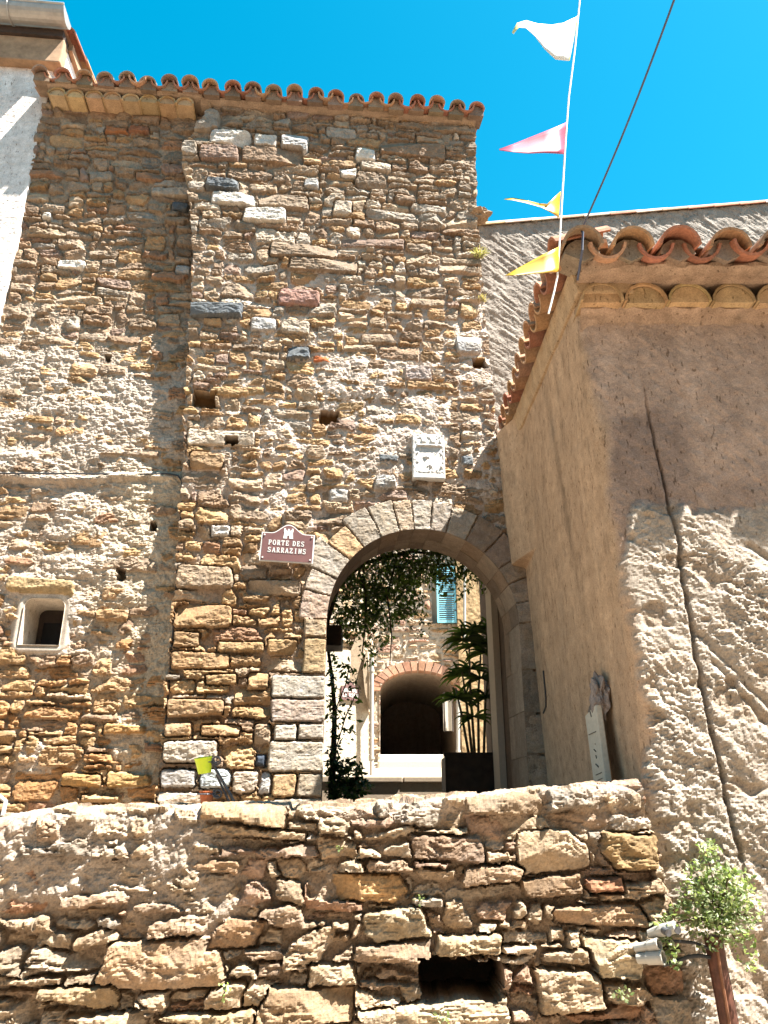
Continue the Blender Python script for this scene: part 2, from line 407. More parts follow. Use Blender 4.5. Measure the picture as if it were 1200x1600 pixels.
# ================================================================== THE GROUND
b = MB(); b.add([(-400, -400, 0), (400, -400, 0), (400, 900, 0), (-400, 900, 0)], [(0, 1, 2, 3)])
b.build('street', M_STREET, kind='structure')
b = MB()
xs = [-9, -3, 0, 3, 9]; prof = [(3.62, 1.22), (5.4, 1.30), (7.0, 1.42), (8.42, 1.5)]
b.add([(x, y, z) for y, z in prof for x in (-9, 9)], [(i * 2, i * 2 + 1, i * 2 + 3, i * 2 + 2) for i in range(3)])
b.build('upper_street', M_STREET, kind='structure')

# unseen house added behind the viewer to block part of the sky light
opp = thing('added_opposite_house', (0.0, -4.2, 0.0), 'unseen plastered house added across the lane to cut sky light', 'house')
b = MB(); b.box((-13, -7.5, 0), (13, -3.4, 7.6), (.55, .43, .32)); b.build('wall', M_PLASTER, opp)
b = MB(); b.add([(-13.2, -3.1, 7.605), (13.2, -3.1, 7.605), (13.2, -7.7, 9.2), (-13.2, -7.7, 9.2)], [(0, 1, 2, 3)], (.30, .14, .09)); b.build('roof', M_PLASTER, opp)

# ================================================================== THE GATE TOWER
tower = thing('gate_tower', (0.0, 5.5, 1.2), 'tall rubble stone gate tower with a round arched gateway, tiled eave and maroon street sign', 'gate tower')
ARC_U, ARC_Z, ARC_R = 0.285, 2.86, 0.70
JAMB_L, JAMB_R = -0.408, 0.978
T = Sheet(-1.95, 1.34, 1.30, 7.98, 0.0078, 0.0078, 3)
U, Z = T.U, T.Z
uL = np.interp(Z, [1.3, 1.66, 3.95, 4.72, 5.63, 6.3, 6.65, 7.0, 7.2, 7.6, 7.98], [-1.46, -1.466, -1.518, -1.565, -1.60, -1.66, -1.72, -1.80, -1.80, -1.60, -1.70])
uR = np.interp(Z, [1.3, 3.5, 3.9, 4.4, 5.5, 6.6, 7.98], [1.34, 1.34, 1.0, 0.905, 0.87, 0.845, 0.88])
nz = 0.018 * fbm(U * 0 + 1, Z * 14, 3, 77)
dside = np.minimum(U - uL + nz * 1.4, uR - U + 0.8 * nz)
# arch opening: half round over straight jambs
cx = (JAMB_L + JAMB_R) / 2; hw = (JAMB_R - JAMB_L) / 2
dx = U - ARC_U; dz = Z - ARC_Z
RX = np.where(dx < 0, ARC_U - JAMB_L, JAMB_R - ARC_U)
rr = np.sqrt((dx / RX * ARC_R) ** 2 + dz ** 2)
darch = np.where(Z > ARC_Z, rr - ARC_R, np.maximum(JAMB_L - U, U - JAMB_R))
T.sdf = np.minimum(np.minimum(dside, darch), 7.74 - Z)
# mortar: full and pale in the middle, thin at the bottom left and the weathered top
midm = np.exp(-((Z - 4.5) / 0.75) ** 2) * sstep(-1.5, -0.9, U) * (0.5 + 0.8 * sstep(-.3, .4, fbm(U * 2.2, Z * 2.2, 3, 91)))
lvl = -0.029 + 0.009 * fbm(U * 30, Z * 30, 3, 60) + 0.005 * T.fine + 0.020 * fbm(U * 5, Z * 7, 3, 62) + 0.028 * midm
mc = np.array(CREAM) * np.ones(U.shape + (1,))
topf = sstep(5.6, 6.8, Z)[..., None]; lowf = (1 - sstep(2.2, 3.8, Z + 0.6 * (U + 0.5)))[..., None]
mc = mc * (1 - topf) + np.array((.34, .265, .195)) * topf; mc = mc * (1 - 0.6 * lowf) + np.array((.34, .215, .115)) * 0.6 * lowf
T.mortar(lvl, mc)
def tsize(u, z):
    if z > 6.9: return 0.22, 0.068, 0.42
    if z > 5.3: return 0.23, 0.084, 0.42
    if z > 3.9: return 0.19, 0.070, 0.45
    if u < -0.45: return 0.25, 0.084, 0.42
    return 0.20, 0.068, 0.42
PT_TOP = [(6, GBROWN), (3, BROWN), (3, TAN), (2.4, GREY), (.6, PURPLE), (.5, PALE), (1.2, OCHRE), (.15, RUST)]
PT_MID = [(5, OCHRE), (4, TAN), (3, GBROWN), (2, BROWN), (1.2, PALE), (.8, GREY), (.6, PURPLE), (2, GOLD)]
PT_LOW = [(6, OCHRE), (5, GOLD), (2, BROWN), (.6, RUST), (2, TAN), (.5, GREY)]
for r in pack(-1.92, 1.34, 1.30, 7.98, tsize, T.rng):
    uc, zc = (r[0] + r[1]) / 2, (r[2] + r[3]) / 2
    f = T.rng.random()
    tab = PT_TOP if zc > 5.4 + f else (PT_MID if zc > 2.9 + f or uc > 0 else PT_LOW)
    pj = T.rng.uniform(-0.012, 0.014) + (0.008 if tab is PT_LOW else 0)
    T.stone(r, choose(T.rng, tab), pj, depth=0.05, joint=T.rng.uniform(0.0005, 0.005), tilt=(0.16, 0.06), rnd=T.rng.uniform(0.1, 0.4), rough=T.rng.uniform(0.8, 1.7), pillow=0.012, slope=0.10, facets=2)
def px_rect(x0, y0, x1, y1, off=0.0):
    a = fac(x0, (y0 + y1) / 2, off)[0]; b_ = fac(x1, (y0 + y1) / 2, off)[0]
    c = fac((x0 + x1) / 2, y1, off)[1]; d = fac((x0 + x1) / 2, y0, off)[1]
    return a, b_, c, d
ACC = [
 (272, 172, 345, 206, GREY, .05), (250, 222, 310, 244, GREY, .05), (327, 204, 394, 228, WHITE, .03), (396, 212, 434, 233, WHITE, .03), (438, 210, 483, 242, BLUEW, .045), (508, 198, 558, 217, GREY, .0),
 (554, 232, 588, 252, WHITE, .02), (562, 253, 613, 269, PALE, .02), (530, 261, 559, 279, WHITE, .02), (474, 279, 500, 296, BLUEW, .03), (320, 280, 375, 299, SLATE, .04),
 (329, 301, 400, 322, WHITE, .035), (379, 325, 449, 350, WHITE, .035), (519, 313, 552, 338, PALE, .02), (531, 371, 633, 387, PURPLE, .0), (420, 381, 527, 404, GBROWN, .03), (450, 404, 560, 426, GBROWN, .02),
 (592, 221, 698, 246, BROWN, .015), (402, 303, 483, 327, GBROWN, .02), (310, 228, 374, 252, PURPLE, .03), (376, 230, 474, 256, BROWN, .02), (434, 452, 500, 479, PINK, .03), (390, 496, 433, 519, BLUEW, .025),
 (437, 499, 485, 523, PALE, .02), (448, 540, 486, 563, SLATE, .03), (488, 555, 520, 568, (.55, .17, .06), .01), (711, 526, 754, 554, BLUEW, .03), (631, 570, 676, 596, (.48, .40, .37), .02),
 (634, 596, 717, 610, OCHRE, .02), (290, 670, 400, 698, PALE, .015), (590, 709, 624, 724, SLATE, .015), (720, 711, 742, 730, SLATE, .02), (584, 741, 621, 766, BLUEW, .03), (440, 730, 478, 753, PURPLE, .0),
 (513, 762, 546, 785, BLUEW, .0), (273, 882, 366, 921, TAN, .03), (271, 943, 364, 982, OCHRE, .02), (269, 984, 314, 1014, OCHRE, .02), (338, 1001, 414, 1021, GOLD, .025),
 (416, 997, 467, 1025, GOLD, .025), (265, 1017, 360, 1047, OCHRE, .02), (327, 820, 360, 840, BLUEW, .02), (259, 1091, 351, 1121, OCHRE, .04), (320, 1051, 372, 1072, GOLD, .03), (385, 1050, 422, 1080, OCHRE, .03),
 (294, 705, 352, 735, OCHRE, .02), (385, 905, 470, 932, TAN, .03), (255, 1126, 302, 1152, OCHRE, .035), (312, 1130, 376, 1153, OCHRE, .03),
 (253, 1156, 342, 1194, (.56, .50, .42), .05), (249, 1200, 308, 1233, BLUEW, .035), (311, 1200, 361, 1234, (.36, .40, .41), .035), (361, 1203, 403, 1241, PALE, .03), (404, 1205, 425, 1243, BLUEW, .02), (245, 1236, 330, 1258, PALE, .04),
 (395, 1128, 425, 1165, TAN, .02)]
for x0, y0, x1, y1, c, pj in ACC:
    T.stone(px_rect(x0, y0, x1, y1), c, pj, depth=0.05, joint=0.004, tilt=(0.10, 0.05), rnd=0.22, rough=0.8, pillow=0.018, forced=True, slope=0.06, cvar=0.16, strata=0.7)
# the slanting dark lintel stone and the glossy dark stone beside the jamb
T.stone(px_rect(292, 473, 380, 497), SLATE, 0.04, forced=True, joint=0.003, rnd=0.1, rough=0.5, tilt=(0.1, 0.12))
T.stone(px_rect(398, 1177, 417, 1200), (.05, .065, .09), 0.02, forced=True, joint=0.003, rnd=0.2, rough=0.5)
# putlog holes left open between the stones
for x0, y0, x1, y1 in ((302, 611, 337, 634), (498, 640, 528, 661), (352, 683, 372, 694), (740, 560, 760, 575), (186, 890, 186, 890)):
    a, b_, c, d = px_rect(x0, y0, x1, y1)
    m = (T.wu > a) & (T.wu < b_) & (T.wz > c) & (T.wz < d)
    T.H[m] = -0.12; T.lab[m] = -1; T.C[m] = np.array((.22, .12, .05))
# dressed jamb stones
for x0, y0, x1, y1, c in ((474, 950, 512, 996, (.46, .36, .25)), (473, 997, 510, 1053, (.46, .34, .20)), (424, 1055, 509, 1092, (.50, .46, .40)), (423, 1092, 509, 1130, (.48, .39, .33)),
                          (465, 1131, 508, 1157, (.48, .42, .35)), (427, 1131, 464, 1157, (.55, .50, .44)), (419, 1158, 508, 1207, (.46, .41, .34)), (425, 1208, 463, 1246, (.50, .35, .20)), (464, 1208, 506, 1246, (.50, .42, .32)),
                          (424, 1247, 506, 1300, (.44, .38, .30))):
    r = list(px_rect(x0, y0, x1, y1)); r[1] = min(r[1], JAMB_L + 0.012) if x1 > 500 else r[1]
    T.stone(r, c, 0.03, depth=.02, joint=0.002, tilt=(0.03, 0.03), rnd=0.12, rough=0.45, pillow=0.012, facets=0, forced=True, slope=0.02, cvar=0.10, strata=0.4, kind='jamb_stone')
for z0, z1 in ((1.30, 1.62), (1.625, 1.95), (1.955, 2.22), (2.225, 2.52), (2.525, 2.86)):
    w = 0.2 + 0.1 * (T.rng.random())
    T.stone((JAMB_R - 0.012, JAMB_R + w, z0, z1), (.40, .32, .245), 0.014, depth=.01, joint=0.001, tilt=(0.02, 0.02), rnd=0.06, rough=0.4, pillow=0.006, facets=0, forced=True, slope=0.02, cvar=0.1, strata=0.4, kind='jamb_stone')
# voussoirs: the ring of wedge stones
rad = rr; th = np.arctan2(dz, -dx / RX * ARC_R)              # 0 at the left springing, pi at the right
VC = [(.46, .35, .28), (.43, .37, .31), (.43, .38, .32), (.50, .35, .21), (.45, .39, .32), (.46, .40, .32), (.45, .36, .27), (.45, .40, .34), (.46, .40, .34), (.44, .38, .31), (.38, .29, .22), (.36, .27, .21), (.42, .33, .25), (.42, .34, .27), (.42, .34, .27)]
ang = [0, 14, 25, 39, 51, 64, 76, 85, 95, 105, 118, 132, 145, 156, 168, 180]
for k in range(15):
    a0, a1 = R(ang[k]), R(ang[k + 1]); ro = ARC_R + (0.20, 0.20, 0.30, 0.22, 0.27, 0.26, 0.24, 0.24, 0.23, 0.23, 0.24, 0.24, 0.22, 0.19, 0.17)[k]
    ys, xs_ = np.where((th > a0 - 0.1) & (th < a1 + 0.1) & (rad > ARC_R - 0.06) & (rad < ro + 0.06) & (Z > ARC_Z - 0.08))
    S = (slice(ys.min(), ys.max() + 1), slice(xs_.min(), xs_.max() + 1))
    rm = (ARC_R + ro) / 2
    T.stone((a0 * rm, a1 * rm, ARC_R - 0.012, ro), VC[k], 0.024, depth=.012, joint=0.001, tilt=(0.03, 0.03), rnd=0.06, rough=0.5, pillow=0.007, facets=0, forced=True, slope=0.02,
            coords=(S, th[S] * rm + 0.25 * (T.wu[S] - U[S]), rad[S] + 0.25 * (T.wz[S] - Z[S])), cvar=0.10, strata=0.3, kind='voussoir')
arch_zone = lambda u, z: (np.abs(u - cx) < hw + 0.05) & (z < ARC_Z + ARC_R + 0.05)
nT = T.finish(wmap(0.0), tower, 290, skirt=1.3, skirt_hole=arch_zone)

# reveal of the arch: blocks laid through the thickness of the wall
def arch_pt(t, grow=0.0):
    """outline of the opening by angle; straight jambs below the springing (t<0 or t>pi measured in metres)"""
    if t < 0: return (JAMB_L - grow, ARC_Z + t)
    if t > math.pi: return (JAMB_R + grow, ARC_Z - (t - math.pi))
    c = math.cos(t); rx = (ARC_U - JAMB_L) if c > 0 else (JAMB_R - ARC_U)
    return (ARC_U - (rx + grow) * c, ARC_Z + (ARC_R + grow) * math.sin(t))
cuts = [-1.6, -1.25, -0.9, -0.6, -0.3] + [R(a) for a in ang] + [math.pi + v for v in (0.32, 0.62, 0.92, 1.25, 1.6)]
for i in range(len(cuts) - 1):
    t0, t1 = cuts[i] + 0.002, cuts[i + 1] - 0.002; rows = 2 if 0 <= cuts[i] < math.pi else 3
    ds = [0.03, -0.22, -0.45] if i % 2 else [0.03, -0.3, -0.45]
    for j in range(len(ds) - 1):
        b = MB(); gw = random.uniform(-0.002, 0.003); n = 4
        vs = []; d0, d1 = ds[j] - 0.004, ds[j + 1] + 0.004
        for q in range(n + 1):
            t = t0 + (t1 - t0) * q / n
            for d_, g in ((d0, gw), (d1, gw), (d1, gw + 0.08), (d0, gw + 0.08)):
                u_, z_ = arch_pt(t, g); vs.append(W(u_, z_, d_ if j else min(d_, 0.012)))
        fs = []
        for q in range(n):
            for e in range(4): fs.append((q * 4 + e, q * 4 + (e + 1) % 4, q * 4 + 4 + (e + 1) % 4, q * 4 + 4 + e))
        fs += [(3, 2, 1, 0), (n * 4, n * 4 + 1, n * 4 + 2, n * 4 + 3)]
        c = random.choice([(.25, .18, .125), (.20, .15, .11), (.28, .22, .165), (.23, .175, .13), (.18, .135, .1)])  # darker than the arch front: gateway shade put into the colour
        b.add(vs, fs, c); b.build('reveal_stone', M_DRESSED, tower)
# mortar behind the reveal, passage walls and ceiling, back wall
b = MB(); n = 40; vs = []
for q in range(n + 1):
    t = -1.6 + (math.pi + 3.2) * q / n; u_, z_ = arch_pt(t, 0.012); vs += [W(u_, z_, -0.02), W(u_, z_, -0.46)]
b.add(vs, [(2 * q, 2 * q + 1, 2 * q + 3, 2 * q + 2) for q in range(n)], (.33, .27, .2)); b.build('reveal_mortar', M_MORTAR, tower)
b = MB()
for q in range(n):                       # inner face of the front wall, round the opening
    t = -1.6 + (math.pi + 3.2) * q / n; t2 = -1.6 + (math.pi + 3.2) * (q + 1) / n
    p0, p1 = arch_pt(t, .012), arch_pt(t2, .012)
    f0 = (min(max(p0[0] + (p0[0] - ARC_U) * 2, -1.4), 1.3), 4.3 if 0 < t < math.pi else p0[1]); f1 = (min(max(p1[0] + (p1[0] - ARC_U) * 2, -1.4), 1.3), 4.3 if 0 < t2 < math.pi else p1[1])
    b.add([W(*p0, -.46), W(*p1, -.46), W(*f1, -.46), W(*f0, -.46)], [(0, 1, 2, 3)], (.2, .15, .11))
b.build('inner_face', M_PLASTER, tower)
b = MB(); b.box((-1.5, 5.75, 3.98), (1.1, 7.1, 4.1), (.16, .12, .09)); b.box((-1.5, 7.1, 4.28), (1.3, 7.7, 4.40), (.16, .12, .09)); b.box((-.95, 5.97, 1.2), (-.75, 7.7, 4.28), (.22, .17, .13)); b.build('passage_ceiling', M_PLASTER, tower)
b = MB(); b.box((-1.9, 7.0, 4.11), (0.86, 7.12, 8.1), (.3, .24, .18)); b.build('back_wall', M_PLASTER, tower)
b = MB(); b.box((1.005, 5.97, 1.2), (1.3, 7.85, 4.278), (.11, .08, .06)); b.build('passage_wall', M_PLASTER, tower)  # near-black colour stands in for the shade of the covered passage
# stone jutting from the right-hand corner below the sky
CORNER_AT = W(0.865, 6.625, -0.05)

# ================================================================== ROOF TILES
def tile_mesh(rad0, rad1, length, thick=0.014, up=True, seg=10, col=(.4, .16, .08), arc=172, fill=None):
    """half-round clay tile along +Y from the eave end; up: hump upwards"""
    b = MB(); vs = []; a0 = R((180 - arc) / 2)
    for y, r_ in ((0, rad0), (length * 0.5, (rad0 + rad1) / 2), (length, rad1)):
        for rr_ in (r_, r_ - thick):
            for k in range(seg + 1):
                t = a0 + (math.pi - 2 * a0) * k / seg; sgn = 1 if up else -1
                vs.append((math.cos(t) * rr_, y, sgn * math.sin(t) * rr_))
    n = seg + 1; fs = []
    for s_ in range(2):
        o = s_ * 2 * n
        for k in range(seg):
            fs.append((o + k, o + k + 1, o + 2 * n + k + 1, o + 2 * n + k)); fs.append((o + n + k + 1, o + n + k, o + 3 * n + k, o + 3 * n + k + 1))
        fs.append((o, o + 2 * n, o + 3 * n, o + n)); fs.append((o + seg, o + n + seg, o + 3 * n + seg, o + 2 * n + seg))
    for o in (0, 4 * n):
        for k in range(seg): fs.append((o + k, o + n + k, o + n + k + 1, o + k + 1))
    b.add(vs, fs, col)
    return b
def place(b, M): b.v = [tuple(M @ Vector(v)) for v in b.v]; return b
def frame(origin, xdir, ydir):
    x = Vector(xdir).normalized(); y = Vector(ydir).normalized(); z = x.cross(y).normalized(); y = z.cross(x)
    return Matrix(((x.x, y.x, z.x, origin[0]), (x.y, y.y, z.y, origin[1]), (x.z, y.z, z.z, origin[2]), (0, 0, 0, 1)))
def jit(c, s=0.14):
    f = 1 + random.uniform(-s, s); return tuple(min(.9, q * f * (1 + random.uniform(-.05, .05))) for q in c)
TC_RED, TC_OR, TC_BR, TC_OC = (.36, .165, .105), (.42, .25, .145), (.30, .20, .14), (.40, .275, .15)
def eave_row(owner_of, origin_fn, n, pitch_vec, up_slope, r_cov, r_ch, length, name='roof_tile', rows=2, lift=0.0):
    for i in range(n):
        own = owner_of(i)
        for half, up in ((0.0, True), (0.5, False)):
            if half and i == n - 1: continue
            for rw in range(rows):
                o = origin_fn(i + half) + up_slope.normalized() * (rw * length * 0.8) + Vector((0, 0, 0.012 * rw + (r_cov * 0.30 if up else r_ch * 0.72) + lift)) + Vector((random.uniform(-.010, .010), random.gauss(0, .012), random.uniform(-.008, .008))); rv = random.uniform(.93, 1.06)
                if not up: o = o + up_slope.normalized() * 0.012
                c = jit(random.choice([TC_RED, TC_OR, TC_BR, TC_BR] if up else [TC_RED, TC_OR, TC_RED]))
                t = tile_mesh((r_cov if up else r_ch * 0.92) * rv, (r_cov * 0.86 if up else r_ch) * rv, length, up=up, col=c)
                d = up_slope + Vector((random.uniform(-.07, .07), 0, random.uniform(-.04, .03)))
                place(t, frame(o, pitch_vec, d)).build(name, M_TILE, own)
wing = thing('stone_house', (-2.4, 5.6, 1.2), 'recessed rubble house left of the gate tower with a tiny deep window', 'house')
PV = Vector((CA, SA, 0)); UPS = Vector((-SA, CA, 0.30))
NT = 22; u_a, u_b = -3.10, 0.86
def eave_origin(i):
    f = i / (NT - 1); return W(u_a + (u_b - u_a) * f, 7.728 - 0.03 * f + 0.008 * math.sin(i * 2.1), 0.15)
eave_row(lambda i: wing if u_a + (u_b - u_a) * i / (NT - 1) < -1.75 else tower, eave_origin, NT, PV, UPS, 0.076, 0.082, 0.42)
b = MB(); b.add([W(-3.2, 7.775, 0.0), W(.9, 7.745, 0.0), W(.9, 8.2, -1.5), W(-3.2, 8.23, -1.5)], [(0, 1, 2, 3)], TC_BR); b.add([W(-3.2, 7.745, 0.0), W(.9, 7.715, 0.0), W(.9, 8.17, -1.5), W(-3.2, 8.20, -1.5)], [(3, 2, 1, 0)], TC_BR)
b.build('roof_deck', M_TILE, tower)
def genoise(owner, org, n, pv, back, r_, length, mat_fill=(.45, .325, .19)):
    """projecting row of half-round tiles bedded in mortar under the eave"""
    for i in range(n):
        o = org + pv.normalized() * (i * (pv.length)) + Vector((0, 0, random.uniform(-.004, .004)))
        t = tile_mesh(r_, r_ * 0.97, length, up=True, col=jit(TC_OC, .2), thick=0.013, arc=180)
        place(t, frame(o + Vector((random.uniform(-.003, .003), random.uniform(-.008, .004), 0)), pv, back)).build('cornice_tile', M_TILE, owner)
        f = MB(); seg = 10; vs = []
        rr_ = r_ - 0.0135
        for y in (0.012, length):
            vs.append((0, y, -0.004))
            for k in range(seg + 1): vs.append((math.cos(math.pi * k / seg) * rr_, y, max(0, math.sin(math.pi * k / seg)) * rr_ - 0.004))
        n1 = seg + 2; fs = [(0, k + 1, k + 2) for k in range(seg)] + [(1, n1 + 1, n1, 0), (0, n1, n1 + seg + 1, seg + 1)] + [(k + 1, n1 + k + 1, n1 + k + 2, k + 2) for k in range(seg)]
        f.add(vs, fs, jit(mat_fill, .15)); place(f, frame(o, pv, back)).build('cornice_fill', M_PLASTER, owner)
genoise(wing, W(-2.97, 7.615, 0.05), 8, PV * 0.163, Vector((-SA, CA, 0.0)), 0.081, 0.22)
M4 = Matrix.Translation(W(0, 0, 0)) @ Matrix.Rotation(A5, 4, 'Z')
def ragged(name, u0, u1, prof_fn, mat, owner, seed, col, nx=110, turn=False):
    """a hand-laid mortar bed: a swept strip with uneven face; prof_fn(x) -> list of (y, z)"""
    xs_ = np.linspace(u0, u1, nx); rows = []; cs_ = []
    for i, x_ in enumerate(xs_):
        for j, (y_, z_) in enumerate(prof_fn(x_)):
            n_ = mnoise.fractal(Vector((x_ * 9, j * 1.7, seed)), 1.0, 2.0, 3); m_ = mnoise.fractal(Vector((x_ * 30, j * 2.3, seed + 5)), 1.0, 2.0, 2)
            q_ = (x_, y_ - .012 * n_ - .005 * m_, z_ + .010 * n_); rows.append(tuple(W(q_[0], q_[2], -q_[1])) if turn else q_); cs_.append(np.array(col) * (1 + .25 * n_))
    m_ = len(prof_fn(u0)); idx = np.arange(nx * m_).reshape(nx, m_)
    Q_ = np.stack([idx[:-1, :-1], idx[1:, :-1], idx[1:, 1:], idx[:-1, 1:]], -1).reshape(-1, 4)
    return link(name, np_mesh(name, np.array(rows) - np.array(base(owner)), Q_, np.clip(np.array(cs_), .02, .9)), mat, owner)
ragged('eave_mortar', -3.06, -1.68, lambda x_: [(.16, 7.69), (.02, 7.69), (-.02, 7.695), (-.05, 7.70), (-.075, 7.71), (-.08, 7.725), (-.02, 7.74), (.3, 7.80)], M_MORTAR, wing, 3, (.34, .25, .18), 150, True)
ragged('eave_mortar', -1.70, .87, lambda x_: [(.06, 7.66), (.0, 7.67), (-.015, 7.68), (-.035, 7.695), (-.05, 7.715), (-.0, 7.735), (.3, 7.80)], M_MORTAR, tower, 4, (.32, .24, .175), 200, True)
for i in range(NT):     # bedding mortar in the mouths of the cover tiles
    o = eave_origin(i); b = MB(); uu = u_a + (u_b - u_a) * i / (NT - 1); zz = o.z + .018; hh_ = .105
    b.prism([W(uu - .07, zz - .045, hh_), W(uu + .07, zz - .045, hh_)] + [W(uu + math.cos(math.pi * k / 8) * .068, zz + math.sin(math.pi * k / 8) * .066, hh_ + .004 * (k % 2)) for k in range(9)], W(0, .05, -.2) - W(0, 0, 0), jit((.25, .185, .135), .2))
    b.build('tile_bedding', M_PLASTER, wing if uu < -1.75 else tower)

# ================================================================== THE RECESSED HOUSE WING
Gs = Sheet(-3.75, -1.40, 1.30, 7.66, 0.0078, 0.0078, 23)
U, Z = Gs.U, Gs.Z
recess = lambda z: -np.interp(z, [1.3, 3.5, 5.0, 6.2, 7.0, 7.66], [0.11, 0.13, 0.16, 0.19, 0.15, 0.10])
Gs.sdf = U - (-3.15 + 0.03 * fbm(U * 0, Z * 8, 3, 9)) 
Gs.sdf = np.where(Z < 5.3, 1.0, Gs.sdf)
wq = [fac(37, 938, -.15), fac(102, 1010, -.15)]
wu0, wu1, wz1, wz0 = wq[0][0] + .035, wq[1][0] - .03, wq[0][1], wq[1][1]
wc = ((wu0 + wu1) / 2, (wz0 + wz1) / 2); wh = ((wu1 - wu0) / 2, (wz1 - wz0) / 2)
def win_sdf(u, z, g=0.0, r=0.06):
    rt = np.where(z > wc[1], r, 0.012)
    qx = np.abs(u - wc[0]) - wh[0] - g + rt; qz = np.abs(z - wc[1]) - wh[1] - g + rt
    return np.sqrt(np.maximum(qx, 0) ** 2 + np.maximum(qz, 0) ** 2) + np.minimum(np.maximum(qx, qz), 0) - rt
wsd = win_sdf(U, Z); Gs.sdf = np.minimum(Gs.sdf, wsd)
pl_mask = sstep(5.55, 5.0, Z + 0.35 * fbm(U * 2, Z * 2, 3, 31)) * sstep(2.35, 3.1, Z + 0.45 * (U + 2.6) + 0.45 * fbm(U * 2.4, Z * 2.8, 3, 33))
low_pl = 0.75 * sstep(0.05, 0.35, fbm(U * 1.7 + 4, Z * 2.6, 3, 35)) * (Z < 3.4)
right_pl = sstep(-1.85, -1.6, U) * sstep(5.6, 5.2, Z) * 0.62
cover = np.clip(np.maximum(np.maximum(pl_mask, low_pl), right_pl), 0, 1)
near_w = sstep(0.12, 0.0, wsd)
lump = fbm(U * 8, Z * 12, 4, 41); rag = ridged(U * 12 + .5 * Z, Z * 34, 4, 43); cover = cover * np.clip(.86 + .55 * fbm(U * 3.5, Z * 6, 3, 45), .35, 1.05)
lvl = -0.024 + 0.010 * fbm(U * 30, Z * 30, 3, 60) + 0.048 * cover + cover * (0.013 * lump + 0.009 * rag + .004 * fbm(U * 34, Z * 34, 2, 46)) * (1 - 0.8 * np.maximum(right_pl, near_w)) + 0.006 * Gs.fine * (1 - .7 * near_w)
lvl = np.maximum(lvl, np.where(near_w > 0, -0.03 + 0.075 * near_w, -1))
# the old ledge line under the plaster
lvl += 0.035 * np.exp(-((Z - 3.97 + 0.06 * np.exp(-((U + 2.5) / .45) ** 2)) / 0.030) ** 2) * sstep(-1.5, -1.7, U)
pc = np.array((.52, .445, .375)); mc = np.array((.40, .31, .225)) * (1 - cover[..., None]) + pc * cover[..., None]
warm = sstep(-2.3, -1.7, U + 0.3 * fbm(U * 3, Z * 3, 2, 51))[..., None] * sstep(4.3, 3.9, Z)[..., None]
mc = mc * (1 - 0.5 * warm) + np.array((.56, .47, .33)) * 0.5 * warm
mc = mc * (1 - near_w[..., None]) + np.array((.58, .52, .45)) * near_w[..., None]
Gs.mortar(lvl, mc)
PW_TOP = [(4, BROWN), (6, GBROWN), (1, PURPLE), (.7, RUST), (2, OCHRE), (1, GREY), (1, TAN)]
PW_MID = [(4, OCHRE), (4, GBROWN), (2, BROWN), (1, RUST), (2, GOLD), (1, TAN)]
PW_LOW = [(5, OCHRE), (5, (.38, .215, .10)), (4, GOLD), (2, BROWN), (1.5, RUST), (1, TAN)]
def wsize(u, z):
    if z > 5.2: return 0.24, 0.082, 0.42
    return 0.22, 0.072, 0.5
for r in pack(-3.75, -1.40, 1.30, 7.66, wsize, Gs.rng):
    zc = (r[2] + r[3]) / 2
    tab = PW_TOP if zc > 5.2 else (PW_MID if zc > 3.2 else PW_LOW)
    pj = Gs.rng.uniform(-0.012, 0.02) if zc > 5.2 else Gs.rng.uniform(-0.012, 0.034)
    Gs.stone(r, choose(Gs.rng, tab), pj, depth=0.045, joint=Gs.rng.uniform(0.0005, 0.005), tilt=(0.16, 0.06), rnd=Gs.rng.uniform(0.1, 0.4), rough=Gs.rng.uniform(.8, 1.7), pillow=0.012, slope=0.10, facets=2)
for x0, y0, x1, y1, c, pj, of in ((10, 903, 122, 934, (.42, .31, .17), .05, -.15), (275, 425, 302, 442, BLUEW, .02, -.28), (270, 332, 300, 348, SLATE, .02, -.3), (215, 288, 262, 303, RUST, .02, -.3),
                                  (45, 284, 110, 297, RUST, .02, -.3), (110, 188, 152, 198, (.32, .15, .05), .02, -.3), (170, 225, 240, 235, (.38, .17, .08), .02, -.3), (205, 222, 240, 234, (.36, .17, .1), .02, -.3),
                                  (93, 417, 140, 434, WHITE, .02, -.28), (72, 347, 90, 360, WHITE, .02, -.3), (165, 1205, 240, 1233, (.44, .29, .13), .05, -.12), (150, 952, 205, 975, OCHRE, .055, -.15),
                                  (40, 655, 90, 670, GOLD, .04, -.2), (155, 710, 255, 722, GBROWN, .045, -.19), (160, 1130, 232, 1150, (.38, .23, .10), .05, -.12), (125, 1240, 190, 1256, GOLD, .05, -.12), (95, 1207, 160, 1232, (.42, .26, .11), .05, -.12)):
    Gs.stone(px_rect(x0, y0, x1, y1, of), c, pj, depth=0.045, joint=0.004, tilt=(0.1, 0.06), rnd=0.3, rough=0.9, pillow=0.022, forced=True, slope=0.06, cvar=0.16)
for q in ((185, 893, 197, 908, -.16), (300 - 62, 820, 300 - 52, 832, -.16), (168, 560, 176, 572, -.24)):
    a, b_, c, d = px_rect(*q[:4], q[4]); m = (Gs.wu > a) & (Gs.wu < b_) & (Gs.wz > c) & (Gs.wz < d)
    Gs.H[m] = -0.10; Gs.lab[m] = -1
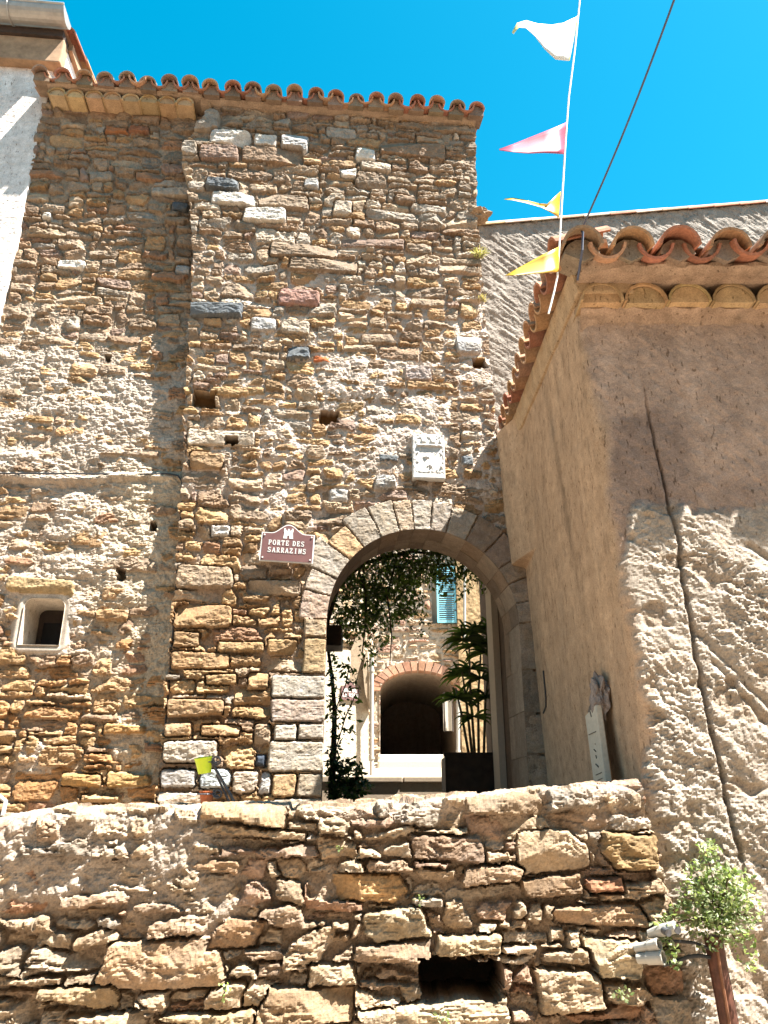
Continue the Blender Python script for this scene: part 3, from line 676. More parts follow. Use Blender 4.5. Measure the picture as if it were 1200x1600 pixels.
# smooth plaster right at the window mouth
flare = sstep(0.05, 0.0, wsd); Gs.H = np.where(wsd < 0.05, Gs.H - 0.03 * flare, Gs.H)
wmask = lambda U_, Z_, H_: wmap(recess(Z_))(U_, Z_, H_)
hole_zone = lambda u, z: win_sdf(u, z) < 0.05
nW = Gs.finish(wmask, wing, 290, skirt=0.7, skirt_hole=hole_zone)
b = MB(); b.box((-3.75, .9, 1.2), (-1.5, 1.1, 7.8), (.1, .08, .07), M4); b.build('back_wall', M_PLASTER, wing)
b = MB(); b.box((-1.95, .45, 1.2), (-.62, .6, 7.8), (.1, .08, .07), M4); b.build('inner_wall', M_PLASTER, wing)
# deep splayed window: reveal, frame and pane
def win_outline(g, n=8):
    pts = []; r = 0.06
    x0, x1, z0, z1 = wc[0] - wh[0] - g, wc[0] + wh[0] + g, wc[1] - wh[1] - g, wc[1] + wh[1] + g
    pts += [(x0, z0), (x1, z0)]
    for k in range(n + 1): t = math.pi / 2 * k / n; pts.append((x1 - r + r * math.cos(t), z1 - r + r * math.sin(t)))
    for k in range(n + 1): t = math.pi / 2 * (1 + k / n); pts.append((x0 + r + r * math.cos(t), z1 - r + r * math.sin(t)))
    return pts
b = MB(); rec = float(recess(wc[1])); vs = []; o_ = win_outline(0.004); no = len(o_)
for d_, sc_ in ((0.03, 1.0), (-0.08, 0.97), (-0.26, 0.90)):
    vs += [W(wc[0] + (x - wc[0]) * sc_, wc[1] + (z - wc[1]) * sc_, rec + d_) for x, z in o_]
b.add(vs, [(s_ * no + k, s_ * no + (k + 1) % no, (s_ + 1) * no + (k + 1) % no, (s_ + 1) * no + k) for s_ in range(2) for k in range(no)], (.58, .52, .44))
b.build('window_reveal', M_PLASTER, wing)
b = MB(); q = 0.90
fx0, fx1, fz0, fz1 = wc[0] - wh[0] * q, wc[0] + wh[0] * q, wc[1] - wh[1] * q, wc[1] + wh[1] * q
Mw = Matrix.Translation(W(0, 0, rec - 0.26)) @ Matrix.Rotation(A5, 4, 'Z')
t_ = 0.03
for lo, hi in (((fx0, 0, fz0), (fx0 + t_, .03, fz1)), ((fx1 - t_, 0, fz0), (fx1, .03, fz1)), ((fx0 + t_, 0, fz1 - t_ - .06), (fx1 - t_, .03, fz1)), ((fx0 + t_, 0, fz0), (fx1 - t_, .03, fz0 + t_))):
    b.box(lo, hi, (.1, .1, .1), Mw)
wf = b.build('window', M_WOOD, wing)
b = MB(); b.box((fx0 + t_, .012, fz0 + t_), (fx1 - t_, .018, fz1 - t_ - .06), None, Mw)
gm = plain('window_glass', (.012, .012, .014), .5, spec=.15); o = b.build('pane', gm, wing); o.parent = wf

# ================================================================== WHITE HOUSE AT THE LEFT
UE = fac(97, 85, -.06)[0]
white = thing('white_house', (-4.2, 5.6, 0.0), 'white roughcast house at the far left with zinc gutter over a brown stone eave', 'house')
Ws = Sheet(-5.2, -3.10, 4.6, 8.13, 0.012, 0.012, 77)
Ws.sdf = -3.135 - Ws.U + 0.012 * fbm(Ws.U * 0, Ws.Z * 9, 3, 4)
Ws.mortar(0.004 * fbm(Ws.U * 60, Ws.Z * 60, 3, 2) + 0.006 * fbm(Ws.U * 3, Ws.Z * 3, 2, 8), (.92, .87, .84), .05)
Ws.finish(wmap(-0.145), white, 0, skirt=0.25, mort_mat=M_PLASTER, mname='front_wall')
def wbox(name, u0, u1, z0, z1, h0, h1, mat, parent, col=None, bev=0):
    b = MB(); b.box((u0, -h1, z0), (u1, -h0, z1), col, M4); o = b.build(name, mat, parent)
    if bev: bevel(o, bev)
    return o
wbox('lower_wall', -5.2, -3.15, 0, 4.6, -2.5, -0.16, M_WHITE, white)
wbox('side_wall', -5.2, UE - .012, 7.4, 8.45, -2.6, -0.18, M_WHITE, white)
for k, (a, c) in enumerate(((-5.2, -4.55), (-4.548, -3.75), (-3.748, UE))):
    wbox('eave_stone', a, c, 8.13, 8.43, -0.17, -0.06 + 0.006 * k, M_EAVE, white, bev=.012)
wbox('eave_board', -5.2, UE - .01, 8.43, 8.51, -0.3, -0.02, M_WOOD, white)
b = MB(); gu0, gu1 = -5.2, fac(98, 45, .10)[0]; seg = 12; vs = []
gz, gh, gr = 8.61, 0.06, 0.115
for u_ in (gu0, gu1):
    for r_ in (gr, gr - 0.008):
        for k in range(seg + 1):
            t = math.pi + math.pi * k / seg; vs.append(W(u_, gz + math.sin(t) * r_, gh - math.cos(t) * r_))
n = seg + 1; fs = []
for k in range(seg): fs += [(k, k + 1, 2 * n + k + 1, 2 * n + k), (n + k, 3 * n + k, 3 * n + k + 1, n + k + 1)]
fs += [(0, 2 * n, 3 * n, n), (seg, n + seg, 3 * n + seg, 2 * n + seg), tuple(range(2 * n, 3 * n))]
b.add(vs, fs); gut = b.build('gutter', M_ZINC, white)
b = MB(); b.tube([W(gu0, gz, gh + gr), W(gu1, gz, gh + gr)], .011, 8); o = b.build('gutter_bead', M_ZINC, white); o.parent = gut
for u_ in (-3.52, -4.08, -4.7):
    b = MB()
    b.tube([W(u_, gz + math.sin(math.pi + math.pi * k / 10) * (gr + .006), gh - math.cos(math.pi + math.pi * k / 10) * (gr + .006)) for k in range(11)], .008, 6); o = b.build('gutter_bracket', M_ZINC, white); o.parent = gut
for k in range(6):          # verge tiles running back along the gable side
    t = tile_mesh(.085, .075, .46, col=jit(random.choice([TC_BR, TC_OC, TC_RED])))
    place(t, frame(W(UE - .0, 8.53 + 0.10 * k, -0.07 - 0.36 * k), PV, Vector((-SA, CA, .26)))).build('roof_tile', M_TILE, white)
wbox('verge_mortar', UE - .1, UE + .03, 8.45, 8.53, -2.4, -0.18, M_EAVE, white)
b = MB(); b.add([W(-5.2, 8.53, -.0), W(UE, 8.53, -.0), W(UE, 9.2, -2.6), W(-5.2, 9.2, -2.6)], [(0, 1, 2, 3)], TC_BR); b.build('roof_deck', M_TILE, white)

# ================================================================== GREY GABLE HOUSE BEHIND
grey = thing('grey_house', (2.6, 6.7, 0.0), 'grey roughly plastered house behind the gate, its sloping tiled verge against the sky', 'house')
Y6 = 6.6
Gy = Sheet(0.86, 4.9, 4.5, 8.0, 0.014, 0.014, 51); U, Z = Gy.U, Gy.Z
ztop = np.interp(U, [0.86, 1.1, 4.2, 4.9], [7.44, 7.47, 7.77, 7.84])
Gy.sdf = np.minimum(ztop - Z, 1.0)
diag = ridged((U - 0.9 * Z) * 3.0, (U * 0.9 + Z) * 16, 3, 5)
Gy.mortar(0.010 * diag + 0.012 * fbm(U * 9, Z * 9, 4, 7) + 0.004 * Gy.fine - 0.06 * sstep(1.04, .9, U), (.36, .325, .29), .10)
def gmap(U_, Z_, H_): return np.stack([U_, Y6 - H_ + 0 * U_, Z_], -1)
Gy.finish(gmap, grey, 0, skirt=.4, mort_mat=M_PLASTER, mname='gable_wall')
b = MB(); b.box((.95, Y6 + .05, 0), (4.9, Y6 + .4, 4.5)); b.build('lower_wall', M_CREAM, grey)
for k in range(14):
    x = 1.02 + 0.285 * k; z = float(np.interp(x, [0.86, 1.1, 4.2, 4.9], [7.44, 7.47, 7.77, 7.84]))
    t = tile_mesh(.075, .068, .36, col=jit(random.choice([TC_RED, TC_BR, TC_OC, (.42, .36, .3)])), up=True)
    place(t, frame((x, Y6 + .035, z - .015), (0, -1, 0), (1, 0, .10 + .035))).build('verge_tile', M_TILE, grey)

# ================================================================== PLASTERED HOUSE AT THE RIGHT
house = thing('plastered_house', (1.9, 4.4, 0.0), 'ochre and grey plastered house with canal tile eave and cracked rough lower wall', 'house')
YF = 3.41; YB = 5.52
ss = np.concatenate([np.arange(0, YB - YF - .12, .018), np.arange(YB - YF - .12, YB - YF + .15, .007), np.arange(YB - YF + .15, YB - YF + 1.75, .0068)])
Hs = Sheet(0, 1, 0.5, 4.40, 1, .0075, 63)
Hs.us = ss; Hs.U, Hs.Z = np.meshgrid(ss, Hs.zs); U, Z = Hs.U, Hs.Z
Lc = YB - YF                                   # arc length at the corner
X0 = U - Lc                                    # <0 side wall, >0 front
Hs.lab = np.full(U.shape, -1); Hs.sdf = np.interp(U, [0, Lc - .1, Lc, Lc + 2], [4.39, 4.25, 4.24, 4.24]) - Z
fr = sstep(-0.01, 0.06, X0 + 0.05 * fbm(U * 6, Z * 6, 3, 12) + .07 * sstep(1.95, 1.6, Z))
zb = 2.955 + 0.06 * fbm(U * 4, Z * 0, 3, 15) - 0.25 * sstep(0.12, 0.0, X0)
roughf = fr * sstep(zb + 0.02, zb - 0.05, Z + 0.05 * fbm(U * 14, Z * 14, 3, 16))
dg = ridged((X0 - 0.7 * (-Z)) * 5, (X0 * 0.7 - Z) * 3.0, 3, 18)
trow = ridged((X0 + 0.8 * Z) * 10, (X0 * .8 - Z) * 3.2, 3, 20)
rag = ridged(X0 * 15 + fbm(X0 * 5, Z * 5, 2, 3), Z * 34 + X0 * 9, 4, 22); lmp = fbm(X0 * 17, Z * 21, 5, 24, 0.6); fine = fbm(X0 * 70, Z * 80, 3, 26, .65)
pit = ridged(X0 * 26 + fbm(X0 * 9, Z * 9, 2, 93) * 2, Z * 42 + X0 * 14, 3, 95)
va = .45 + 1.1 * sstep(-.25, .45, fbm(X0 * 2.6, Z * 2.2, 3, 97))
Hh = roughf * (0.022 + 0.030 * fbm(X0 * 2.5, Z * 3, 3, 98) * sstep(0.05, .3, X0) + va * (0.0045 * rag + 0.0068 * lmp + 0.0045 * fine + 0.008 * trow + .005 * pit)) + fr * (1 - roughf) * (0.005 * trow + 0.004 * lmp + 0.0012 * fine)
Hh += (1 - fr) * (0.006 * fbm(U * 3, Z * 2, 3, 28) + 0.0012 * fbm(U * 14, Z * 40, 2, 30))
zc = np.array([4.0, 3.4, 2.93, 2.5, 2.0, 1.5, 1.3]); xc = np.array([.26, .27, .29, .285, .28, .30, .33])
xcr = np.interp(Z, zc[::-1], xc[::-1]) + 0.012 * fbm(X0 * 0, Z * 9, 3, 32)
cr = np.exp(-((X0 - xcr) / (0.006 + 0.004 * (Z < 2.95))) ** 2) * sstep(3.75, 3.3, Z) * sstep(1.25, 1.5, Z)
Hh -= 0.022 * cr
for x1, z1, x2, z2 in ((.30, 2.35, .75, 1.75), (.36, 2.2, .8, 1.5), (.62, 2.75, 1.05, 2.45)):      # diagonal gouges
    t = np.clip(((X0 - x1) * (x2 - x1) + (Z - z1) * (z2 - z1)) / ((x2 - x1) ** 2 + (z2 - z1) ** 2), 0, 1)
    dd = np.hypot(X0 - x1 - t * (x2 - x1) + 0.02 * fbm(U * 8, Z * 8, 2, 35), Z - z1 - t * (z2 - z1))
    Hh -= roughf * 0.02 * np.exp(-(dd / .016) ** 2)
bul = sstep(0.55, 0.0, U) * sstep(3.27, 3.30, Z)         # thick upper part at the far end of the side wall
Hh += 0.11 * bul * (1 - fr)
Hs.H = Hh
cs = np.array((.64, .45, .295)) * (1 + 0.10 * fbm(U * 3, Z * 1.2, 4, 40) + 0.06 * fbm(U * 28, Z * 4, 3, 42))[..., None]
st = sstep(0.25, .55, fbm(U * 26, Z * 9, 3, 44))[..., None]; cs = cs * (1 - .22 * st)
# ochre is stronger above, washed grey-pink lower down
cs = cs * (1 - .35 * sstep(2.6, 1.5, Z)[..., None]) + np.array((.50, .37, .285)) * (.35 * sstep(2.6, 1.5, Z))[..., None]
stain = np.exp(-((U - (1.3 + .12 * (3.9 - Z))) / .05) ** 2)[..., None] * sstep(4.3, 3.8, Z)[..., None] * sstep(2.5, 3.2, Z)[..., None]
cs = cs * (1 - .35 * stain)
cf_up = np.array((.56, .425, .34)) * (1 + 0.12 * fbm(X0 * 4, Z * 4, 4, 46) + .05 * trow)[..., None]
sx = (X0 - .22) / .22; sz_ = (Z - 3.18) / .30
patch = sstep(1.25, .75, np.sqrt(sx ** 2 + sz_ ** 2) + .5 * fbm(X0 * 6, Z * 6, 4, 48)) * fr
patch = np.maximum(patch, .55 * fr * sstep(3.25, 3.05, Z + .25 * fbm(X0 * 3, Z * 3, 3, 49)) * (1 - roughf))
cf_up = cf_up * (1 - .5 * patch[..., None]) + np.array((.17, .125, .115)) * .5 * patch[..., None]
cf_lo = np.array((.46, .41, .352)) * (1 + .14 * fbm(X0 * 5, Z * 5, 4, 50) + .08 * fine)[..., None]
rst = sstep(.35, .6, fbm(X0 * 9, Z * 13, 3, 52))[..., None]; cf_lo = cf_lo * (1 - .45 * rst) + np.array((.40, .31, .215)) * .45 * rst
ex = sstep(.36, .5, fbm(X0 * 4.5 + 3, Z * 7, 3, 99)) * roughf; Hh -= .012 * ex; cf_lo = cf_lo * (1 - .55 * ex[..., None]) + np.array((.36, .28, .205)) * .55 * ex[..., None]
cf = cf_up * (1 - roughf[..., None]) + cf_lo * roughf[..., None]
Hs.C = cs * (1 - fr[..., None]) + cf * fr[..., None]
Hs.C = Hs.C * (1 - .5 * cr[..., None])
def hmap(S, Z_, H_):
    xc_ = 1.02 + (4.13 - Z_) * 0.0365; r = 0.05
    L = YB - YF; a = S - L
    t = np.clip((a + r * .785) / (r * 1.571), 0, 1) * math.pi / 2       # turn from side (normal -x) to front (normal -y)
    nx, ny = -np.cos(t), -np.sin(t)
    x = np.where(a < -r * .785, xc_, np.where(a > r * .785, xc_ + r + (a - r * .785), xc_ + r - r * np.cos(t)))
    y = np.where(a < -r * .785, YF + r - (a + r * .785), np.where(a > r * .785, YF, YF + r - r * np.sin(t)))
    return np.stack([x + nx * H_, y + ny * H_, Z_], -1)
Hs.finish(hmap, house, 0, mort_mat=M_PLASTER, mname='plastered_wall')
b = MB(); b.box((1.16, YF + .06, 0), (2.72, YB, .52)); b.build('wall_base', M_CREAM, house)
# front eave: bedding, cornice row and canal tiles
ragged('eave_mortar', 1.0, 2.75, lambda x_: [(3.6, 4.155), (3.36, 4.155), (3.33, 4.158), (3.315, 4.16), (3.27, 4.155), (3.22, 4.15), (3.19, 4.155), (3.175, 4.17), (3.175, 4.19), (3.2, 4.22), (3.45, 4.27), (3.6, 4.31)], M_PLASTER, house, 1, (.34, .25, .185))
ragged('eave_mortar', 1.03, 2.75, lambda x_: [(3.425, 3.94), (3.405, 3.99), (3.385, 4.02), (3.365, 4.035 + .012 * math.sin(x_ * 27)), (3.35, 4.05 + .015 * math.sin(x_ * 27)), (3.37, 4.08), (3.46, 4.1)], M_PLASTER, house, 7, (.37, .275, .21))
genoise(house, Vector((1.128, 3.30, 4.05)), 8, Vector((.228, 0, 0)), Vector((0, 1, 0)), .112, .2)
HP = Vector((.241, 0, 0))
eave_row(lambda i: house, lambda i: Vector((1.0 + .241 * i, 3.09, 4.185)), 8, HP, Vector((0, 1, .28)), .103, .106, .50)
for i in range(8):      # dark bedding mortar in the mouth of each cover tile
    b = MB(); x = 1.0 + .241 * i; vs = [(x, 3.135, 4.165)] + [(x + math.cos(math.pi * k / 10) * .089, 3.135 + .006 * (k % 2), 4.212 + math.sin(math.pi * k / 10) * .09) for k in range(11)]
    b.prism(vs, Vector((0, .2, .05)), jit((.30, .24, .18))); b.build('tile_bedding', M_PLASTER, house)
for i in range(12):     # eave along the side, tile mouths over the lane
    y = 3.19 + .2 * i
    for up in (True, False):
        t = tile_mesh(.075, .068, .3, col=jit(random.choice([TC_RED, TC_OR, TC_BR])), up=up)
        fy = (y - 3.15) / 2.29; place(t, frame((.865 + .055 * fy + random.uniform(-.008, .008), y + (0 if up else .095), 4.235 + .165 * fy + (.03 if up else .062)), (0, -1, 0), (1, 0, .28))).build('roof_tile', M_TILE, house)
b = MB(); b.add([(1.005, 3.3, 4.10), (1.3, 3.3, 4.10), (1.3, 3.3, 4.28), (.975, 3.3, 4.255), (1.0, YB - .02, 4.25), (1.3, YB - .02, 4.25), (1.3, YB - .02, 4.46), (.985, YB - .02, 4.42)], [(0, 1, 2, 3), (7, 6, 5, 4), (0, 4, 5, 1), (1, 5, 6, 2), (2, 6, 7, 3), (3, 7, 4, 0)], (.44, .32, .20)); o = b.build('eave_mortar', M_PLASTER, house); bevel(o, .015)
b = MB(); b.add([(.95, 3.2, 4.30), (2.95, 3.2, 4.30), (2.95, 5.0, 4.85), (2.2, 5.0, 4.85)], [(0, 1, 2, 3)], TC_BR); b.add([(.95, 3.2, 4.30), (2.2, 5.0, 4.85), (2.2, 5.5, 4.8), (.98, YB, 4.45)], [(0, 1, 2, 3)], TC_BR); b.build('roof_deck', M_TILE, house)
# grey lump of mortar and old iron on the side wall
def lump(name, c, r, col, mat, parent, seed, flat=(1, 1, 1), sub=3, amp=.35, **kw):
    bm = bmesh.new(); bmesh.ops.create_icosphere(bm, subdivisions=sub, radius=1)
    for v in bm.verts:
        n_ = mnoise.fractal(v.co * 1.6 + Vector((seed, seed * 2, 0)), 1.0, 2.0, 4)
        v.co *= 1 + amp * n_; v.co = Vector((v.co.x * r * flat[0], v.co.y * r * flat[1], v.co.z * r * flat[2]))
    b0 = base(parent) if parent else Vector((0, 0, 0))
    for v in bm.verts: v.co += Vector(c) - b0
    me = bpy.data.meshes.new(name); bm.to_mesh(me); bm.free()
    a = me.attributes.new('Col', 'FLOAT_COLOR', 'POINT'); a.data.foreach_set('color', [q for _ in me.vertices for q in (*col, 1)])
    return link(name, me, mat, parent, **kw)
lump('corner_stone', CORNER_AT, .07, (.27, .195, .13), M_STONE, tower, 12, (1.45, 1.3, .75), 4, .4)
def on_side(px, py, X):
    d = ray(px, py); t = X / d.x; return Vector((X, t * d.y, t * d.z + EYE))
pl_ = on_side(936, 1086, 1.055); lump('mortar_lump', pl_, .085, (.27, .235, .225), M_PLASTER, house, 3, (.45, 1.0, 1.15), 4, .5)
pl_ = on_side(925, 1108, 1.06); lump('mortar_lump', pl_, .03, (.2, .17, .15), M_PLASTER, house, 9, (.5, 1.2, .8), 3, .5)

# ================================================================== LOW RUBBLE WALL IN FRONT
low = thing('low_wall', (-0.3, 3.5, 0.0), 'low rubble retaining wall of big uneven slabs across the foreground with a square hole', 'wall')
YL = 3.33
Ls = Sheet(-2.95, 1.20, 0.40, 1.98, .0056, .0056, 87); U, Z = Ls.U, Ls.Z
zt = lambda u: np.interp(u, [-1.95, -1.55, -1.3, -.9, -.4, .2, .7, 1.06, 1.2], [1.50, 1.565, 1.60, 1.605, 1.608, 1.635, 1.675, 1.70, 1.70])
uRl = np.interp(Z, [.4, .87, 1.3, 1.6, 1.98], [1.14, 1.13, 1.12, 1.06, 1.05])
Ls.sdf = uRl - U + .02 * fbm(U * 0, Z * 14, 3, 5)
midc = sstep(-.35, -.75, U + .25 * fbm(U * 3, Z * 3, 3, 6)) * sstep(1.12, 1.3, Z + .12 * fbm(U * 4, Z * 4, 3, 8))      # rendered top left
capc = sstep(1.50, 1.60, Z - (zt(U) - 1.6) + .05 * fbm(U * 5, Z * 5, 3, 9)) * sstep(-.5, .3, U)
cov = np.maximum(midc, .9 * capc)
lvl = -.024 + .013 * fbm(U * 22, Z * 26, 3, 60) + .018 * fbm(U * 4, Z * 5, 3, 68) + .006 * Ls.fine + cov * (.036 + .013 * fbm(U * 5, Z * 7, 3, 61) + .0065 * ridged((U + .8 * Z) * 9, (Z - .5 * U) * 22, 3, 66) + .004 * fbm(U * 26, Z * 26, 3, 67))
mc = np.array((.42, .325, .24)) * (1 - cov[..., None]) + np.array((.47, .40, .335)) * cov[..., None]
Ls.mortar(lvl, mc)
PL = [(5, (.44, .345, .245)), (4, (.40, .30, .205)), (3, (.46, .375, .285)), (2, (.35, .255, .18)), (1.5, (.38, .265, .195)), (1, GREY), (.5, (.38, .23, .15))]
def lsize(u, z): return (.18, .062, .5) if z > 1.05 else (.22, .080, .5)
for r in pack(-2.95, 1.20, .40, 1.98, lsize, Ls.rng, tol=.01, wmin=.05):
    Ls.stone(r, choose(Ls.rng, PL), Ls.rng.uniform(-.014, .042), depth=.055, joint=Ls.rng.uniform(.0, .002), tilt=(.5, .16), rnd=Ls.rng.uniform(.04, .25), rough=Ls.rng.uniform(1.2, 2.4), pillow=.013, slope=.18, strata=1.2, facets=3)
def lrect(x0, y0, x1, y1):
    a = P(x0, (y0 + y1) / 2, YL); c = P(x1, (y0 + y1) / 2, YL); d = P((x0 + x1) / 2, y1, YL); e = P((x0 + x1) / 2, y0, YL)
    return a.x, c.x, d.z, e.z
SL = (.45, .345, .235)
for x0, y0, x1, y1, c, pj in ((805, 1294, 926, 1365, SL, .03), (938, 1298, 1028, 1362, (.45, .31, .16), .045), (912, 1462, 1006, 1533, (.47, .38, .25), .05), (838, 1510, 944, 1585, SL, .045), (400, 1538, 556, 1604, (.34, .24, .15), .05),
                              (160, 1462, 350, 1548, (.40, .28, .18), .045), (676, 1456, 786, 1494, (.44, .34, .22), .06), (548, 1470, 675, 1508, (.40, .29, .2), .04), (640, 1302, 760, 1350, (.34, .24, .17), .02), (722, 1348, 820, 1384, (.35, .25, .17), .035),
                              (555, 1560, 800, 1612, (.45, .36, .25), .06), (565, 1418, 672, 1474, (.46, .37, .25), .03), (480, 1362, 646, 1412, (.44, .28, .14), .02), (310, 1252, 450, 1292, (.40, .29, .18), .05), (845, 1480, 925, 1508, SL, .04),
                              (295, 1338, 378, 1366, (.38, .25, .15), .03), (60, 1538, 190, 1572, (.38, .28, .17), .05), (860, 1410, 1015, 1450, (.33, .23, .15), .02), (815, 1366, 915, 1405, (.36, .25, .16), .02), (912, 1368, 975, 1398, (.38, .2, .12), .03),
                              (480, 1502, 560, 1545, SL, .03), (310, 1290, 480, 1312, (.40, .30, .2), .03), (330, 1430, 420, 1485, (.35, .23, .14), .02), (300, 1315, 350, 1335, SL, .03), (100, 1578, 230, 1606, SL, .05), (240, 1578, 400, 1606, (.40, .3, .18), .05)):
    Ls.stone(lrect(x0, y0, x1, y1), c, pj, depth=.07, joint=.004, tilt=(.35, .12), rnd=.12, rough=1.2, pillow=.014, forced=True, slope=.12, cvar=.2, strata=1.2, cut=.6, facets=2)
a, b_, c, d = lrect(654, 1496, 782, 1560)
hm = (Ls.wu > a) & (Ls.wu < b_) & (Ls.wz > c) & (Ls.wz < d); Ls.H[hm] = -.32; Ls.lab[hm] = -1; Ls.C[hm] = np.array((.12, .08, .06))
def lmap(U_, Z_, H_):
    top = zt(U_); r = .055; s = Z_ - (top - r)
    t = np.clip(s / (r * 1.571), 0, 1) * math.pi / 2; over = np.maximum(s - r * 1.571, 0)
    y = YL + np.where(s > 0, r - r * np.cos(t), 0) + over; z = np.where(s > 0, top - r + r * np.sin(t), Z_)
    return np.stack([U_, y - np.cos(t) * H_, z + np.sin(t) * H_ * .6], -1)
nL = Ls.finish(lmap, low, 290, skirt=.12, alb=.87)
b = MB(); b.box((-2.95, YL + .36, 0), (1.05, YL + .5, 1.42), (.3, .24, .17)); b.build('wall_core', M_MORTAR, low)
b = MB(); b.box((-2.95, YL + .03, 0), (1.05, YL + .1, .43), (.3, .24, .17)); b.build('wall_foot', M_MORTAR, low)

# ================================================================== THE COURT BEHIND THE ARCH
b = MB(); prof = [(8.62, 1.91), (10.5, 2.02), (13.9, 2.36), (22, 2.5)]
b.add([(x, y, z) for y, z in prof for x in (-9, 9)], [(i * 2, i * 2 + 1, i * 2 + 3, i * 2 + 2) for i in range(3)])
b.build('courtyard_paving', M_STREET, kind='structure')
kerb = thing('retaining_kerb', (0.3, 8.5, 1.4), 'low pale masonry kerb crossing the lane just beyond the arch', 'kerb')
b = MB(); b.box((-2.2, 8.42, 1.2), (1.04, 8.62, 1.86)); b.build('kerb_face', plain('kerb_render', (.27, .21, .15), .9, var=.15, bump=.3), kerb)
x = -2.2
while x < 1.0:
    w = random.uniform(.45, .75); b = MB(); b.box((x, 8.39 + random.uniform(0, .012), 1.862), (min(x + w - .008, 1.035), 8.66, 1.925 + random.uniform(-.006, .006))); o = b.build('coping_stone', bpy.data.materials['kerb_render'], kerb); bevel(o, .012); x += w
# bright step in front of the covered passage
step = thing('stone_step', (0.5, 12.0, 2.1), 'sunlit worn stone step at the mouth of the dark covered passage', 'step')
b = MB(); b.box((-.1, 12.2, 2.0), (1.25, 12.7, 2.31)); o = b.build('step_block', M_CREAM, step); bevel(o, .03)
b = MB(); b.box((-.1, 12.75, 2.0), (1.3, 13.4, 2.42)); o = b.build('step_block', M_CREAM, step); bevel(o, .03)

back = thing('passage_house', (0.6, 14.2, 2.2), 'rubble house beyond the arch with a brick arched covered passage', 'house')
YB2 = 14.0
Bs = Sheet(-2.6, 2.9, 2.0, 7.4, .017, .017, 131); U, Z = Bs.U, Bs.Z
q0 = P(594, 1100, YB2); q1 = P(714, 1100, YB2); qt = P(655, 1048, YB2)
pcx = (q0.x + q1.x) / 2; phw = (q1.x - q0.x) / 2; spr = qt.z - .36
dz_ = Z - spr; da = np.where(dz_ > 0, np.sqrt((U - pcx) ** 2 + (dz_ * phw / .36) ** 2) - phw, np.abs(U - pcx) - phw)
s0 = P(684, 975, YB2); s1 = P(709, 890, YB2)
wx0, wx1, wz0_, wz1_ = s0.x - .10, s1.x + .02, s0.z, s1.z + .12
dw = np.maximum(np.abs(U - (wx0 + wx1) / 2) - (wx1 - wx0) / 2, np.abs(Z - (wz0_ + wz1_) / 2) - (wz1_ - wz0_) / 2)
Bs.sdf = np.minimum(da, dw)
Bs.mortar(-.03 + .02 * fbm(U * 8, Z * 8, 3, 4) + .02, np.array((.55, .47, .38)))
PB = [(4, (.42, .31, .2)), (3, TAN), (2, OCHRE), (2, (.36, .26, .2)), (1, GREY), (1.2, (.40, .25, .19))]
for r in pack(-2.6, 2.9, 2.0, 7.4, lambda u, z: (.30, .125, .45), Bs.rng, wmin=.07):
    Bs.stone(r, choose(Bs.rng, PB), Bs.rng.uniform(-.01, .04), depth=.06, joint=.008, tilt=(.2, .1), rnd=.25, rough=1.8, pillow=.035, slope=.12)
def bmap(U_, Z_, H_): return np.stack([U_, YB2 - H_, Z_], -1)
Bs.finish(bmap, back, 280, skirt=.3)
def pa(t, g=0.0): return (pcx - (phw + g) * math.cos(t), spr + (.36 + g) * math.sin(t))
for k in range(18):
    t0, t1 = math.pi * k / 18 + .012, math.pi * (k + 1) / 18 - .012
    a_, b_, c_, d_ = pa(t0, .0), pa(t1, .0), pa(t1, .17), pa(t0, .17)
    yy = YB2 - .035 - random.uniform(0, .015)
    b = MB(); b.prism([(p[0], yy, p[1]) for p in (a_, b_, c_, d_)], Vector((0, .3, 0)), jit((.42, .24, .16), .25)); b.build('brick', M_TILE, back)
# the vaulted passage itself
b = MB(); n = 16; vs = []
for q in range(n + 1):
    t = math.pi * q / n; x_, z_ = pa(t, .01); vs += [(x_, YB2 - .02, z_), (x_, YB2 + 4.5, z_)]
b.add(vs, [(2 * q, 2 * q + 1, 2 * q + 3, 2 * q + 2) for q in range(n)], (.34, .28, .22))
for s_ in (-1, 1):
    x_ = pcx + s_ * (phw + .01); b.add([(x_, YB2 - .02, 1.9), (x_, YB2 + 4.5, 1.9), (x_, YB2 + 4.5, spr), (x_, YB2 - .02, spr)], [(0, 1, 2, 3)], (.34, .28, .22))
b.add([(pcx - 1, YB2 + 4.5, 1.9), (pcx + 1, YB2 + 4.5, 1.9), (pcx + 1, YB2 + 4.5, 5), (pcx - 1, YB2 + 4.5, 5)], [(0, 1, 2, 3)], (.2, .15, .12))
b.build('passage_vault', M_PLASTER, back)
b = MB(); b.box((-2.6, YB2 + .3, spr + .6), (2.9, YB2 + 4.5, 7.4)); b.build('upper_mass', M_CREAM, back)
# window: reveal, leaf of louvred shutter
b = MB(); b.box((wx0 - .0, YB2 + .16, wz0_), (wx1, YB2 + .2, wz1_), (.62, .58, .54)); wn_ = b.build('window', M_CREAM, back)
sx0, sx1, sz0, sz1 = s0.x - .01, s1.x + .015, s0.z + .01, s1.z + .05
shut = thing('louvred_shutter', ((sx0 + sx1) / 2, YB2 - .06, sz0), 'turquoise louvred shutter on the stone house seen through the arch', 'shutter')
b = MB(); t_ = .035
for lo, hi in (((sx0, sz0), (sx0 + t_, sz1)), ((sx1 - t_, sz0), (sx1, sz1)), ((sx0 + t_, sz0), (sx1 - t_, sz0 + .05)), ((sx0 + t_, sz1 - .05), (sx1 - t_, sz1)), ((sx0 + t_, (sz0 + sz1) / 2 - .02), (sx1 - t_, (sz0 + sz1) / 2 + .02))):
    b.box((lo[0], YB2 - .075, lo[1]), (hi[0], YB2 - .04, hi[1]))
